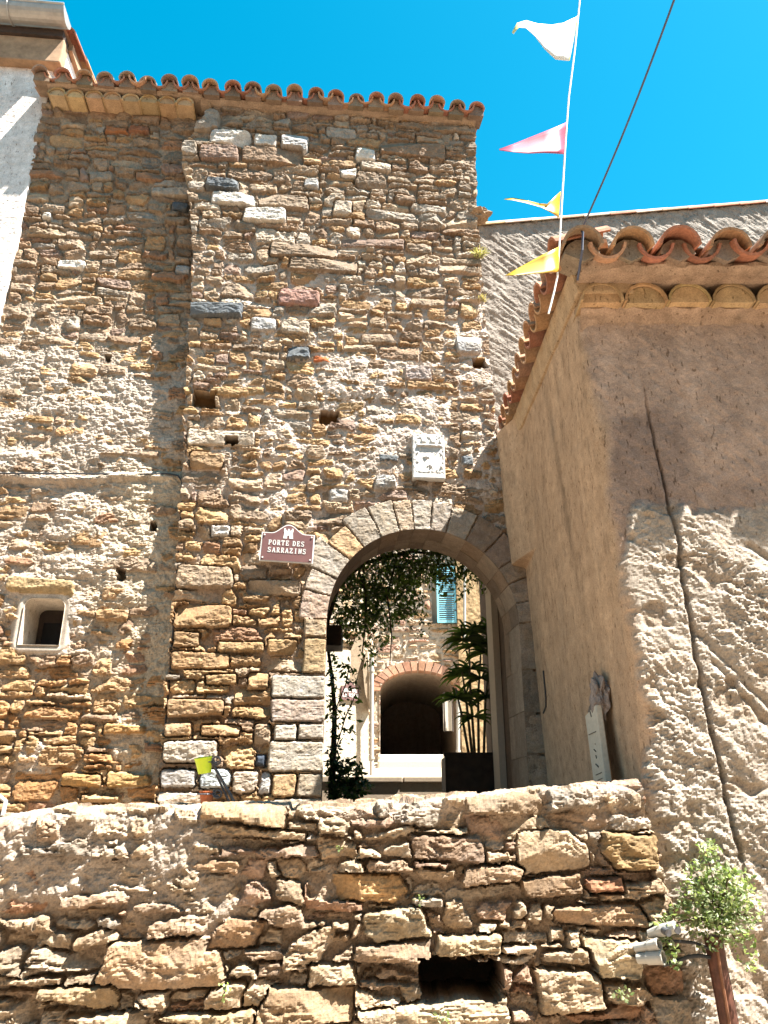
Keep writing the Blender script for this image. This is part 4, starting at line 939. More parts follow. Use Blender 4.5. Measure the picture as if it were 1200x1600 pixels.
b.build('shutter_frame', M_BLUE, shut)
nsl = 24
for k in range(nsl):
    z = sz0 + .06 + (sz1 - sz0 - .12) * (k + .5) / nsl
    if abs(z - (sz0 + sz1) / 2) < .03: continue
    b = MB(); b.box((sx0 + t_, -.022, -.003), (sx1 - t_, .022, .003), None, Matrix.Translation((0, YB2 - .057, z)) @ Matrix.Rotation(R(38), 4, 'X')); b.build('slat', M_BLUE, shut)
for zz in (.2, .75):
    b = MB(); b.box((sx1 - .05, YB2 - .083, sz0 + zz * (sz1 - sz0)), (sx1 + .02, YB2 - .076, sz0 + zz * (sz1 - sz0) + .025)); b.build('hinge', M_IRON, shut)
# narrow pale panel with two dark bars beside the passage
g0 = P(693, 1142, YB2 - .05); g1 = P(707, 1085, YB2 - .05)
pan = thing('barred_panel', (g0.x, YB2 - .06, g0.z), 'narrow pale panel with two dark iron bars beside the covered passage', 'panel')
b = MB(); b.box((g0.x, YB2 - .07, g0.z), (g1.x, YB2 - .045, g1.z)); b.build('board', M_PALE, pan)
for xx in (g0.x + .02, g1.x - .015):
    b = MB(); b.tube([(xx, YB2 - .09, g0.z - .02), (xx, YB2 - .09, g1.z + .03)], .013, 6); b.build('bar', M_WOOD, pan)

# ochre wall at the right of the court, drain pipes
ow = thing('ochre_house', (1.5, 12.0, 1.9), 'ochre plastered wall strip right of the turquoise shutter, seen through the arch', 'house')
Os = Sheet(P(716, 1000, 13.9).x, 2.9, 1.9, 7.0, .02, .02, 171); U, Z = Os.U, Os.Z
Os.mortar(.012 * fbm(U * 6, Z * 6, 4, 3) + .006 * fbm(U * 25, Z * 25, 3, 4), np.array((.47, .34, .19)), .22)
Os.finish(lambda U_, Z_, H_: np.stack([U_, 13.9 - H_, Z_], -1), ow, 0, skirt=.2, mort_mat=M_PLASTER, mname='front_wall')
def pipe(name, px, y0, y1, Y, r, label, mat=M_PVC):
    a_, c_ = P(px, y1, Y), P(px, y0, Y); t = thing(name, a_, label, 'pipe'); b = MB(); b.tube([a_, c_], r, 10); b.build('pipe_run', mat, t)
    for f in (.15, .85):
        m = a_.lerp(c_, f); b = MB(); b.tube([m - Vector((0, 0, .015)), m + Vector((0, 0, .015))], r * 1.35, 10); b.build('collar', mat, t)
pipe('drain_pipe', 581, 1020, 1215, 10.35, .026, 'white drain pipe down the corner of the sunlit cream wall')
pipe('drain_pipe', 716, 1085, 1190, 13.8, .032, 'white drain pipe behind the potted palm')
pipe('drain_pipe', 726, 868, 1000, 13.8, .026, 'slim pale pipe on the ochre wall right of the shutter')

# sunlit cream house at the left of the court with its sloping buttress
ch = thing('cream_house', (-1.2, 10.6, 1.9), 'sunlit cream plastered house left inside the court', 'house')
Cs_ = Sheet(-2.8, P(577, 1100, 10.5).x, 1.85, 3.62, .022, .022, 191); U, Z = Cs_.U, Cs_.Z
Cs_.mortar(.008 * fbm(U * 7, Z * 7, 4, 3) + .003 * Cs_.fine, np.array((.66, .61, .50)), .06)
Cs_.finish(lambda U_, Z_, H_: np.stack([U_ + .5 * H_, 10.5 + (U_ + .2) * .55 - H_ * .87, Z_], -1), ch, 0, skirt=2.5, mort_mat=M_PLASTER, mname='front_wall')
Cu = Sheet(-2.8, P(584, 1000, 10.62).x, 3.62, 6.6, .02, .02, 197)
Cu.mortar(-.02 + .02 * fbm(Cu.U * 8, Cu.Z * 8, 3, 4), np.array((.58, .50, .40)))
for r in pack(-2.8, float(Cu.us[-1]), 3.62, 6.6, lambda u, z: (.26, .11, .45), Cu.rng, wmin=.07):
    Cu.stone(r, choose(Cu.rng, PB), Cu.rng.uniform(-.01, .03), depth=.05, joint=.008, tilt=(.2, .1), rnd=.25, rough=1.6, pillow=.03, slope=.1)
Cu.finish(lambda U_, Z_, H_: np.stack([U_ + .5 * H_, 10.6 + (U_ + .2) * .55 - H_ * .87, Z_], -1), ch, 200, skirt=2.3)
b = MB(); Yb = 10.36
b.prism([P(x_, y_, Yb) for x_, y_ in ((567, 968), (574, 984), (568, 1020), (556, 1062), (540, 1082), (530, 1066), (546, 1022))], Vector((0, .32, 0)), (.46, .37, .27)); b.build('buttress', M_PLASTER, ch)
b = MB(); b.prism([P(x_, y_, 10.35) for x_, y_ in ((574, 1012), (577, 1060), (578, 1110), (570, 1080), (567, 1045))], Vector((0, .18, 0)), (.46, .38, .28)); b.build('corner_flare', M_PLASTER, ch)

# ------------------------------------------------------------------ signs
def text_mesh(body, size, bold=0.0):
    c = bpy.data.curves.new('lettering', 'FONT'); c.body = body; c.size = size; c.extrude = 0.0006; c.offset = bold; c.align_x = 'CENTER'; c.space_character = 1.12; c.resolution_u = 3
    o = bpy.data.objects.new('lettering', c); COL.objects.link(o); dg = bpy.context.evaluated_depsgraph_get()
    me = bpy.data.meshes.new_from_object(o.evaluated_get(dg)); bpy.data.objects.remove(o); bpy.data.curves.remove(c); return me
SERIF = {   # strokes on a 0..1 square, capital letters with feet
 'P': [((.2, 0), (.2, 1)), ((.2, 1), (.6, 1)), ((.6, 1), (.76, .86)), ((.76, .86), (.76, .62)), ((.76, .62), (.6, .48)), ((.6, .48), (.2, .48)), ((.04, 0), (.38, 0)), ((.04, 1), (.2, 1))],
 'O': [((.3, 0), (.08, .25)), ((.08, .25), (.08, .75)), ((.08, .75), (.3, 1)), ((.3, 1), (.6, 1)), ((.6, 1), (.82, .75)), ((.82, .75), (.82, .25)), ((.82, .25), (.6, 0)), ((.6, 0), (.3, 0))],
 'R': [((.2, 0), (.2, 1)), ((.2, 1), (.6, 1)), ((.6, 1), (.74, .88)), ((.74, .88), (.74, .64)), ((.74, .64), (.6, .52)), ((.6, .52), (.2, .52)), ((.45, .52), (.8, 0)), ((.8, 0), (.95, 0)), ((.04, 0), (.36, 0)), ((.04, 1), (.2, 1))],
 'T': [((.46, 0), (.46, 1)), ((.04, 1), (.88, 1)), ((.04, 1), (.04, .8)), ((.88, 1), (.88, .8)), ((.28, 0), (.64, 0))],
 'E': [((.2, 0), (.2, 1)), ((.04, 1), (.78, 1)), ((.04, 0), (.82, 0)), ((.2, .52), (.6, .52)), ((.78, 1), (.78, .82)), ((.82, 0), (.82, .2)), ((.6, .62), (.6, .42))],
 'D': [((.2, 0), (.2, 1)), ((.04, 1), (.55, 1)), ((.55, 1), (.82, .75)), ((.82, .75), (.82, .25)), ((.82, .25), (.55, 0)), ((.55, 0), (.04, 0))],
 'S': [((.76, .82), (.6, 1)), ((.6, 1), (.28, 1)), ((.28, 1), (.1, .84)), ((.1, .84), (.14, .62)), ((.14, .62), (.7, .42)), ((.7, .42), (.78, .2)), ((.78, .2), (.6, 0)), ((.6, 0), (.26, 0)), ((.26, 0), (.08, .2)), ((.76, .82), (.76, 1)), ((.08, .2), (.08, 0))],
 'A': [((.1, 0), (.46, 1)), ((.46, 1), (.84, 0)), ((.24, .36), (.7, .36)), ((-.02, 0), (.24, 0)), ((.68, 0), (.98, 0))],
 'Z': [((.1, 1), (.8, 1)), ((.8, 1), (.06, 0)), ((.06, 0), (.84, 0)), ((.1, 1), (.1, .8)), ((.84, 0), (.84, .2))],
 'I': [((.46, 0), (.46, 1)), ((.26, 0), (.66, 0)), ((.26, 1), (.66, 1))],
 'N': [((.16, 0), (.16, 1)), ((.16, 1), (.78, 0)), ((.78, 0), (.78, 1)), ((.02, 0), (.32, 0)), ((.02, 1), (.16, 1)), ((.64, 1), (.94, 1))],
 'U': [((.14, 1), (.14, .2)), ((.14, .2), (.32, 0)), ((.32, 0), (.6, 0)), ((.6, 0), (.78, .2)), ((.78, .2), (.78, 1)), ((.0, 1), (.28, 1)), ((.64, 1), (.92, 1))],
 'L': [((.2, 0), (.2, 1)), ((.04, 0), (.8, 0)), ((.8, 0), (.8, .2)), ((.04, 1), (.38, 1))],
 'C': [((.78, .8), (.6, 1)), ((.6, 1), (.3, 1)), ((.3, 1), (.08, .75)), ((.08, .75), (.08, .25)), ((.08, .25), (.3, 0)), ((.3, 0), (.6, 0)), ((.6, 0), (.78, .2))],
 'V': [((.06, 1), (.44, 0)), ((.44, 0), (.82, 1))]}
def letters(b, s, M, x, z, w, h, gap, th=.16):
    for ch_ in s:
        if ch_ == ' ': x += w * .75; continue
        for (ax, az), (bx, bz) in SERIF[ch_]:
            p = Vector((ax * w, az * h)); q = Vector((bx * w, bz * h)); d = (q - p); l = d.length or 1e-6; d /= l; n = Vector((-d.y, d.x)) * th * h * (.5 if abs(d.y) < .3 else .62)
            p = p - d * th * h * .25; q = q + d * th * h * .25
            pts = [p + n, p - n, q - n, q + n]
            b.prism([M @ Vector((x + v.x, -.0, z + v.y)) for v in pts][::-1], M.to_3x3() @ Vector((0, .0012, 0)))
        x += w + gap
    return x
def sign_outline(w, h, hump, n=10, g=0.0):
    """rectangle with an ogee hump on top; g grows it"""
    x0, x1 = -w / 2 - g, w / 2 + g; z0, z1 = -g, h + g
    pts = [(x0, z0), (x1, z0), (x1, z1)]
    for k in range(2 * n + 1):
        f = k / (2 * n); x_ = w * .33 * (1 - 2 * f); zz = hump * (0.5 + 0.5 * math.cos((1 - abs(1 - 2 * f)) * -math.pi + math.pi)); pts.append((x_ * (1 + g), z1 + zz))
    return pts + [(x0, z1)]
sb = fac(445, 882); sgn = thing('street_sign', W(sb[0], sb[1], .06), 'maroon enamel street sign with white rim reading PORTE DES SARRAZINS', 'street sign')
Ms = Matrix.Translation(W(sb[0] + .012, sb[1], .075)) @ Matrix.Rotation(A5, 4, 'Z') @ Matrix.Rotation(R(2.2), 4, 'Y')
V = lambda pts, y: [Ms @ Vector((x_, y, z_)) for x_, z_ in pts]
bk = Ms.to_3x3() @ Vector((0, 1, 0))
b = MB(); b.prism(V(sign_outline(.372, .205, .068, g=.006), -.006), bk * .02); b.build('rim', M_SIGNW, sgn)
b = MB(); b.prism(V(sign_outline(.366, .205, .066), -.0085), bk * .004); b.build('plate', M_SIGN, sgn)
b = MB(); Ml = Ms @ Matrix.Translation((0, -.0105, 0))
letters(b, 'PORTE DES', Ml, -.137, .118, .0235, .034, .0075, .15); letters(b, 'SARRAZINS', Ml, -.137, .062, .0235, .034, .0078, .15); b.build('lettering', M_SIGNW, sgn)
b = MB(); Mc = Ml @ Matrix.Translation((.0, 0, .170))
tow = [(-.036, 0), (-.008, 0), (-.008, .018), (.0, .026), (.008, .018), (.008, 0), (.036, 0), (.030, .05), (.034, .05), (.034, .078), (.022, .078), (.022, .066), (.013, .066), (.013, .058), (.006, .058), (.006, .074), (-.006, .074), (-.006, .058), (-.013, .058), (-.013, .066), (-.022, .066), (-.022, .078), (-.034, .078), (-.034, .05), (-.030, .05)]
b.prism([Mc @ Vector((x_, 0, z_)) for x_, z_ in tow], bk * .0012); b.build('tower_emblem', M_SIGNW, sgn)
for x_, z_ in ((-.17, .19), (.17, .19), (-.17, .018), (.17, .018)):
    b = MB(); b.tube([Ms @ Vector((x_, -.014, z_)), Ms @ Vector((x_, 0, z_))], .006, 8); b.build('screw', M_SIGNW, sgn)

rs0 = P(532, 1094, 10.335); rs1 = P(563, 1072, 10.335)
rs = thing('street_sign', ((rs0.x + rs1.x) / 2, 10.335, rs0.z), 'faded pink street plate on the sunlit cream wall inside the court', 'street sign')
b = MB(); cxs = (rs0.x + rs1.x) / 2; Wd, Hd = rs1.x - rs0.x, rs1.z - rs0.z
Mr = Matrix.Translation((cxs, 10.335, rs0.z)) @ Matrix.Rotation(math.atan(.55), 4, 'Z'); b.prism([Mr @ Vector((x_, 0, z_)) for x_, z_ in sign_outline(Wd, Hd, .05)], Mr.to_3x3() @ Vector((0, .03, 0))); b.build('plate', plain('faded_pink', (.13, .07, .065), .5, var=.1), rs)
b = MB(); Mq = Mr @ Matrix.Translation((0, -.003, 0)); letters(b, 'RUE DE', Mq, -.10, Hd * .58, .028, .045, .008, .17); letters(b, 'LA', Mq, -.115, Hd * .22, .028, .045, .008, .17); letters(b, 'VSCO', Mq, -.02, Hd * .22, .028, .045, .008, .17); b.build('lettering', M_SIGNW, rs)

# carved marble plaque over the arch
pu0, pz1 = fac(643, 681); pu1, pz0 = fac(695, 752)
plq = thing('carved_plaque', W((pu0 + pu1) / 2, pz0, .03), 'white carved marble plaque set in the wall over the arch', 'plaque')
Mp = Matrix.Translation(W((pu0 + pu1) / 2, pz0, .02)) @ Matrix.Rotation(A5, 4, 'Z')
pw, ph = pu1 - pu0, pz1 - pz0
b = MB(); b.box((-pw / 2, -.022, 0), (pw / 2, .08, ph), None, Mp); o = b.build('slab', M_MARBLE, plq); bevel(o, .01)
gx, gz_ = 44, 64; xs_ = np.linspace(-pw / 2 + .008, pw / 2 - .008, gx); zs_ = np.linspace(.012, ph - .008, gz_); XX, ZZ = np.meshgrid(xs_, zs_)
fx, fz = XX / pw + .5, ZZ / ph
inn = sstep(.12, .17, fx) * sstep(.93, .88, fx) * sstep(.17, .22, fz) * sstep(.90, .86, fz)
mer = ((np.floor(fx * 7) % 2) == 0) * sstep(.76, .79, fz) + sstep(.70, .72, fz) * sstep(.78, .75, fz)
rel = inn * (-.010 + .022 * np.clip(mer, 0, 1) + .034 * np.clip(fbm(fx * 8, fz * 10, 3, 3), -.2, 1) * sstep(.70, .66, fz)) + .004 * fbm(fx * 20, fz * 26, 3, 6) - .02 * sstep(.16, .03, fz)
co = np.array([Mp @ Vector((float(a), -.024 - float(r), float(c))) - Vector(plq.location) for a, c, r in zip(XX.ravel(), ZZ.ravel(), rel.ravel())])
idx = np.arange(gx * gz_).reshape(gz_, gx); Q = np.stack([idx[:-1, :-1], idx[:-1, 1:], idx[1:, 1:], idx[1:, :-1]], -1).reshape(-1, 4)
link('carving', np_mesh('carving', co, Q, smooth=True), M_MARBLE, plq)

# ------------------------------------------------------------------ cables
def cable(name, pts, r, mat, label):
    b = MB(); b.tube(pts, r, 7); return b.build(name, mat, None, label=label, cat='cable')
pts = [W(*fac(x_, y_, recess(fac(x_, y_, -.18)[1]) + .05), float(recess(fac(x_, y_, -.18)[1])) + .05) for x_, y_ in ((-40, 739), (40, 740), (120, 740), (200, 741), (262, 740), (278, 743), (284, 752))]
pts += [W(*fac(x_, y_, -.03), -.03) for x_, y_ in ((284, 775), (281, 830), (276, 900), (271, 980), (263, 1080), (255, 1170), (246, 1262))]
cable('wall_cable', pts, .0065, M_BLACK, 'thin black cable crossing the plaster and running down the wall corner')
pw_ = []
a_, c_ = Vector((1.0, 3.12, 4.34)), P(1075, -60, 2.1)
for k in range(13):
    f = k / 12; pw_.append(a_.lerp(c_, f) - Vector((0, 0, .04 * math.sin(math.pi * f))))
cable('overhead_cable', pw_, .0048, M_CABLE, 'grey overhead cable rising from the tiled eave into the sky')
b = MB(); b.tube([Vector((1.0, 3.12, 4.34)), Vector((.99, 3.06, 4.28)), Vector((.98, 3.07, 4.18)), Vector((.98, 3.2, 4.1))], .006, 7); b.build('cable_tail', M_CABLE, None, label='short cable end stapled to the eave corner below the overhead cable', cat='cable')

# ------------------------------------------------------------------ bunting
YP = 2.95
bun = thing('bunting', P(857, 490, YP), 'string of white, pink and yellow pennants hanging against the blue sky', 'bunting')
cord = [(910, -40), (905, 10), (898, 80), (889, 150), (884, 215), (879, 300), (876, 350), (873, 400), (871, 432), (866, 455), (861, 475), (857, 490)]
b = MB(); b.tube([P(x_, y_, YP) for x_, y_ in cord], .0045, 7); b.build('cord', M_CORD, bun)
def pennant(rows, cols, label):
    """rows: pairs of picture points top/bottom from the hoist to the tip, with a swing in depth"""
    vs = []; cs_ = []; nz_ = 6
    for (tx, ty), (bx_, by_), dy, c in rows:
        for k in range(nz_ + 1):
            f = k / nz_; sw = -.08 * (rows[0][0][0] - tx) / 100; dy_ = dy + sw; vs.append(P(tx + (bx_ - tx) * f, ty + (by_ - ty) * f, YP + dy_ - .05 * f + .02 * math.sin(f * 3 + dy * 30))); cs_.append(c)
    n = nz_ + 1; m = len(rows); fs = [(i * n + k, i * n + k + 1, (i + 1) * n + k + 1, (i + 1) * n + k) for i in range(m - 1) for k in range(nz_)]
    b = MB(); b.v = [tuple(v) for v in vs]; b.f = fs; b.c = cs_
    o = b.build('pennant', M_FLAG, bun, smooth=True, label=label)
    md = o.modifiers.new('thickness', 'SOLIDIFY'); md.thickness = .0012
    return o
Wt, Yl, Pk = (.85, .85, .82), (.58, .33, .002), (.46, .07, .125)
pennant([((903, 24), (890, 95), 0, (.80, .76, .25)), ((899, 27), (887, 95), -.01, Wt), ((880, 36), (868, 93), -.03, Wt), ((862, 39), (850, 76), -.02, Wt), ((840, 37), (836, 57), 0, Wt), ((822, 32), (822, 44), .02, (.8, .75, .45)), ((808, 36), (811, 43), .03, (.8, .72, .3)), ((800, 51), (802, 53), .03, (.78, .66, .2))], None, 'white pennant topmost on the cord')
pennant([((885, 191), (881, 241), 0, Pk), ((872, 197), (870, 240), -.02, Pk), ((850, 206), (850, 239), -.01, Pk), ((825, 216), (826, 240), .01, Pk), ((803, 225), (803, 238), .02, Pk), ((780, 233), (780, 235), .02, (.46, .08, .13))], None, 'pink pennant on the cord')
pennant([((876, 299), (873, 340), 0, Yl), ((866, 308), (864, 334), -.02, Yl), ((855, 319), (855, 329), -.03, Yl), ((842, 318), (845, 324), 0, (.54, .34, .006)), ((818, 312), (820, 317), .02, (.54, .34, .006)), ((800, 309), (801, 313), .03, (.54, .34, .006)), ((788, 311), (789, 312), .03, Yl)], None, 'folded yellow pennant, third down the cord')
pennant([((874, 385), (873, 425), 0, Yl), ((862, 391), (862, 425), -.02, Yl), ((848, 398), (850, 427), -.01, (.54, .34, .006)), ((828, 409), (829, 428), .01, (.54, .34, .006)), ((808, 420), (809, 430), .02, (.54, .34, .006)), ((790, 430), (790, 431), .02, (.54, .34, .006))], None, 'open yellow pennant, lowest on the cord')

# ------------------------------------------------------------------ flower pots on their scroll stand
YS = 3.50
def pot(name, px, ytop, ybot, wtop, wbot, Y, mat, label, tilt=0.0):
    c0, c1 = P(px, ybot, Y), P(px, ytop, Y); h = (c1 - c0).length; sc = abs(P(px + 1, ytop, Y).x - P(px, ytop, Y).x)
    r1, r0 = wtop / 2 * sc, wbot / 2 * sc; t = .003; prof_ = [(0, 0), (r0, 0), (r0 * .4 + r1 * .6, h * .6), (r1, h * .9), (r1 * 1.06, h * .9), (r1 * 1.06, h), (r1 * 1.0 - t, h), (r1 - 2 * t, h * .88), (r0 - t, .006), (0, .006)]
    b = MB(); n = 20; vs = [(r_ * math.cos(2 * math.pi * k / n), r_ * math.sin(2 * math.pi * k / n), z_) for r_, z_ in prof_ for k in range(n)]
    fs = [(i * n + k, i * n + (k + 1) % n, (i + 1) * n + (k + 1) % n, (i + 1) * n + k) for i in range(len(prof_) - 1) for k in range(n)]
    Mx = Matrix.Translation((c0.x, Y, c0.z)) @ Matrix.Rotation(R(tilt), 4, 'Y') @ Matrix.Rotation(R(abs(tilt)), 4, 'X')
    b.add([Mx @ Vector(v) for v in vs], fs); return b.build(name, mat, None, smooth=False, label=label, cat='flower pot')
pot('flower_pot', 320, 1183, 1208, 27, 20, YS, M_LIME, 'lime green plastic flower pot held by the upper iron ring', -8)
pot('flower_pot', 322, 1236, 1256, 23, 17, YS, M_TERRA, 'orange terracotta flower pot low behind the wall top', 0)
st = thing('pot_stand', P(362, 1250, YS), 'grey wrought iron scroll stand for two flower pots on the wall top', 'pot stand')
b = MB(); b.tube([P(x_, y_, YS) for x_, y_ in ((370, 1262), (358, 1238), (345, 1216), (336, 1200), (331, 1190))], .0065, 7); b.build('stem', M_IRON, st)
b = MB(); b.tube([P(x_, y_, YS + .02) for x_, y_ in ((362, 1262), (350, 1236), (338, 1210))], .005, 7); b.build('stem', M_IRON, st)
for cx_, cy_, r0_ in ((338, 1188, 8.5), (340, 1240, 8)):
    b = MB(); b.tube([P(cx_ + r0_ * (1 - .55 * k / 22) * math.cos(k * .42 + 2.2), cy_ - r0_ * (1 - .55 * k / 22) * math.sin(k * .42 + 2.2), YS - .012) for k in range(23)], .0042, 6); b.build('scroll', M_IRON, st)
for px_, py_ in ((320, 1191), (322, 1241)):
    c = P(px_, py_, YS); b = MB(); b.tube([(c.x + .036 * math.cos(k * math.pi / 10), c.y + .036 * math.sin(k * math.pi / 10), c.z) for k in range(21)], .0028, 6); b.build('ring', M_IRON, st)
    b = MB(); b.tube([c + Vector((.036, 0, 0)), P(px_ + 22, py_ - 1, YS)], .0028, 6); b.build('arm', M_IRON, st)

# ------------------------------------------------------------------ pale marked board and iron bar on the side wall
def side(px, py, X): return on_side(px, py, X)
bd = thing('marked_board', side(930, 1222, 1.03), 'pale narrow board with dark carved marks against the ochre side wall', 'board')
o4 = [side(914, 1118, 1.02), side(930, 1101, 1.02), side(946, 1222, 1.02), side(928, 1226, 1.02)]
b = MB(); b.prism(o4, Vector((.03, -.006, 0))); o = b.build('plank', M_PALE, bd); bevel(o, .004, 1)
for (x0, y0), (x1, y1), w_ in (((922, 1112), (924, 1120), 1.8), ((920, 1148), (931, 1143), 1.4), ((930, 1162), (930, 1163), 1.6), ((928, 1171), (931, 1174), 1.8), ((931, 1180), (932, 1185), 1.6), ((931, 1194), (935, 1198), 2.2), ((931, 1211), (940, 1207), 1.4), ((934, 1219), (941, 1216), 1.2)):
    b = MB(); p0, p1 = side(x0, y0, 1.018), side(x1, y1, 1.018); b.tube([p0, p1], .0025 * w_ / 1.5, 5); b.build('mark', M_MARK, bd)
ib = thing('iron_bar', side(851, 1115, 1.05), 'thin black iron bar fixed upright at the far end of the side wall', 'bar')
b = MB(); b.tube([side(849, 1048, 1.045), side(853, 1090, 1.045), side(853, 1104, 1.045), side(849, 1114, 1.045)], .006, 7); b.build('rod', M_BLACK, ib)

# ------------------------------------------------------------------ pipes and rusty post at the right end of the low wall
def stub(p0, p1, r, label, name='pipe_stub'):
    p0, p1 = Vector(p0), Vector(p1); d = (p1 - p0).normalized(); t = thing(name, p0, label, 'pipe'); n = 18
    a = d.orthogonal().normalized(); c = d.cross(a); b = MB()
    rg = [(p0, r), (p1 - d * .012, r), (p1 - d * .01, r * 1.06), (p1, r * 1.06), (p1, r * .84), (p1 - d * .1, r * .82)]
    vs = [q + (a * math.cos(2 * math.pi * k / n) + c * math.sin(2 * math.pi * k / n)) * r_ for q, r_ in rg for k in range(n)]
    b.add(vs, [(i * n + k, i * n + (k + 1) % n, (i + 1) * n + (k + 1) % n, (i + 1) * n + k) for i in range(len(rg) - 1) for k in range(n)]); b.build('tube', M_PVC, t, smooth=False)
    b = MB(); q = p1 - d * .02; b.add([q + (a * math.cos(2 * math.pi * k / n) + c * math.sin(2 * math.pi * k / n)) * r * .83 for k in range(n)], [tuple(range(n))]); b.build('bore', M_DARK, t)
YQ = 3.24
stub(P(1014, 1478, YQ), P(1030, 1475, YQ - .03), .020, 'white plastic pipe stub, upper of two stacked at the wall end')
stub(P(1012, 1497, YQ), P(1037, 1496, YQ - .04), .023, 'white plastic pipe stub, lower of two stacked at the wall end')
tw = thing('twin_socket', P(1030, 1455, YQ), 'white twin pipe socket with two round dark holes above the pipe stubs', 'socket')
b = MB(); p0, p1 = P(1014, 1459, YQ + .02), P(1056, 1448, YQ - .05); d = (p1 - p0).normalized()
b.tube([p0, p0.lerp(p1, .5), p1], [.014, .022, .022], 12); o = b.build('body', M_PVC, tw)
for px_, py_ in ((1040, 1455), (1055, 1451)):
    c = P(px_, py_, YQ - .055); b = MB(); b.tube([c + Vector((0, .02, 0)), c + Vector((.006, -.012, -.004))], .013, 12); b.build('mouth', M_IRON, tw)
cable('short_cable', [P(x_, y_, YQ - .01) for x_, y_ in ((1040, 1470), (1062, 1471), (1085, 1473), (1108, 1482))], .0055, M_BLACK, 'short black cable from the white pipes to the rusty post, upper one')
cable('short_cable', [P(x_, y_, YQ - .01) for x_, y_ in ((1036, 1508), (1055, 1503), (1075, 1495), (1092, 1493), (1110, 1496))], .007, M_BLACK, 'short black cable from the white pipes to the rusty post, lower one')
rp = thing('rusty_post', P(1150, 1660, 3.25), 'leaning rusty iron post under the wall shrub', 'post')
b = MB(); b.tube([P(x_, y_, 3.26) for x_, y_ in ((1114, 1462), (1122, 1510), (1132, 1560), (1141, 1610), (1152, 1680))], .034, 14); b.build('post_shaft', M_RUST, rp)
b = MB(); b.tube([P(x_, y_, 3.215) for x_, y_ in ((1118, 1466), (1127, 1525), (1138, 1590), (1146, 1650))], .006, 6); b.build('edge_seam', plain('bare_rust', (.17, .075, .04), .5, .3, .3), rp)

# ------------------------------------------------------------------ plants
def leaves(b, pts, size, cols, rng, droop=.3, aspect=.5, up=None):
    for p in pts:
        s = size * rng.uniform(.6, 1.35); d = Vector((rng.gauss(0, 1), rng.gauss(0, 1), rng.gauss(-droop, .7))); d = (d + (up or Vector())).normalized()
        w = d.cross(Vector((rng.gauss(0, 1), rng.gauss(0, 1), rng.gauss(0, 1) + 1))).normalized() * s * aspect * .5; n = d.cross(w).normalized() * s * .08
        p = Vector(p); c = rng.choice(cols); f = rng.uniform(.75, 1.25); c = tuple(min(.9, q * f) for q in c)
        b.add([p, p + d * s * .5 + w + n, p + d * s, p + d * s * .5 - w + n], [(0, 1, 2), (0, 2, 3)], c)
rg = random.Random(5)
GREEN_D = [(.05, .08, .022), (.075, .115, .03), (.10, .15, .04), (.04, .06, .018)]
GREEN_L = [(.15, .19, .075), (.20, .235, .115), (.11, .155, .05), (.25, .27, .16)]
def blob(n, c, r, rng):
    out = []
    while len(out) < n:
        v = Vector((rng.uniform(-1, 1), rng.uniform(-1, 1), rng.uniform(-1, 1)))
        if v.length < 1 and v.length > rng.random() * .8 and mnoise.noise(v * 2.4 + Vector(c) * 3) > -.25: out.append(Vector(c) + Vector((v.x * r[0], v.y * r[1], v.z * r[2])))
    return out
# climbing vine hung across the back of the gate
vine = thing('climbing_vine', P(520, 1235, 6.9), 'dark leafy vine hanging under the arch and climbing its left jamb', 'vine')
b = MB()
b.tube([P(x_, y_, 6.9) for x_, y_ in ((518, 1250), (521, 1180), (523, 1110), (519, 1060), (512, 1010), (512, 970), (530, 910), (570, 880), (640, 862), (720, 868))], [.03, .026, .02, .016, .014, .02, .024, .02, .014, .01], 8)
b.build('stem', M_BARK, vine, smooth=True)
b = MB()
b.tube([P(x_, y_, 6.85) for x_, y_ in ((560, 890), (572, 930), (570, 985), (566, 1020))], [.012, .01, .008, .005], 6); b.tube([P(x_, y_, 6.8) for x_, y_ in ((620, 870), (605, 930), (612, 990), (609, 1040))], [.01, .008, .006, .004], 6)
b.tube([P(x_, y_, 6.85) for x_, y_ in ((524, 1110), (540, 1070), (546, 1040))], .006, 5); b.tube([P(x_, y_, 6.85) for x_, y_ in ((522, 1180), (540, 1120), (556, 1085))], .006, 5)
b.build('branch', M_BARK, vine, smooth=True)
b = MB()
for px_, py_, rx, ry, rz, n in ((590, 895, .42, .34, .24, 1500), (650, 880, .34, .34, .20, 1100), (560, 940, .30, .26, .26, 1000), (610, 940, .26, .22, .22, 620), (700, 880, .30, .22, .14, 420), (548, 975, .16, .16, .17, 300), (590, 985, .14, .12, .18, 190), (640, 940, .16, .14, .14, 200), (740, 890, .16, .16, .12, 150), (720, 915, .10, .1, .14, 60), (690, 905, .12, .10, .16, 110), (655, 975, .1, .1, .14, 50), (575, 1020, .08, .1, .14, 50), (765, 900, .10, .12, .22, 220)):
    c = P(px_, py_, 6.8 + rg.uniform(-.15, .15)); leaves(b, blob(n, c, (rx, ry, rz), rg), .050, GREEN_D + [(.13, .19, .05)], rg, .8, .46)
for px_, py_, rx, rz, n in ((520, 1100, .05, .30, 110), (522, 1200, .06, .22, 190), (545, 1205, .13, .12, 260), (535, 1235, .14, .10, 260), (560, 1228, .12, .08, 160), (538, 1130, .10, .2, 70), (550, 1075, .07, .14, 45), (545, 1050, .06, .1, 30), (520, 1040, .04, .14, 40)):
    leaves(b, blob(n, P(px_, py_, 6.85), (rx, .1, rz), rg), .055, GREEN_D + [(.02, .03, .01)], rg, .4, .5)
o = b.build('foliage', M_LEAF, vine); o['kind'] = 'stuff'
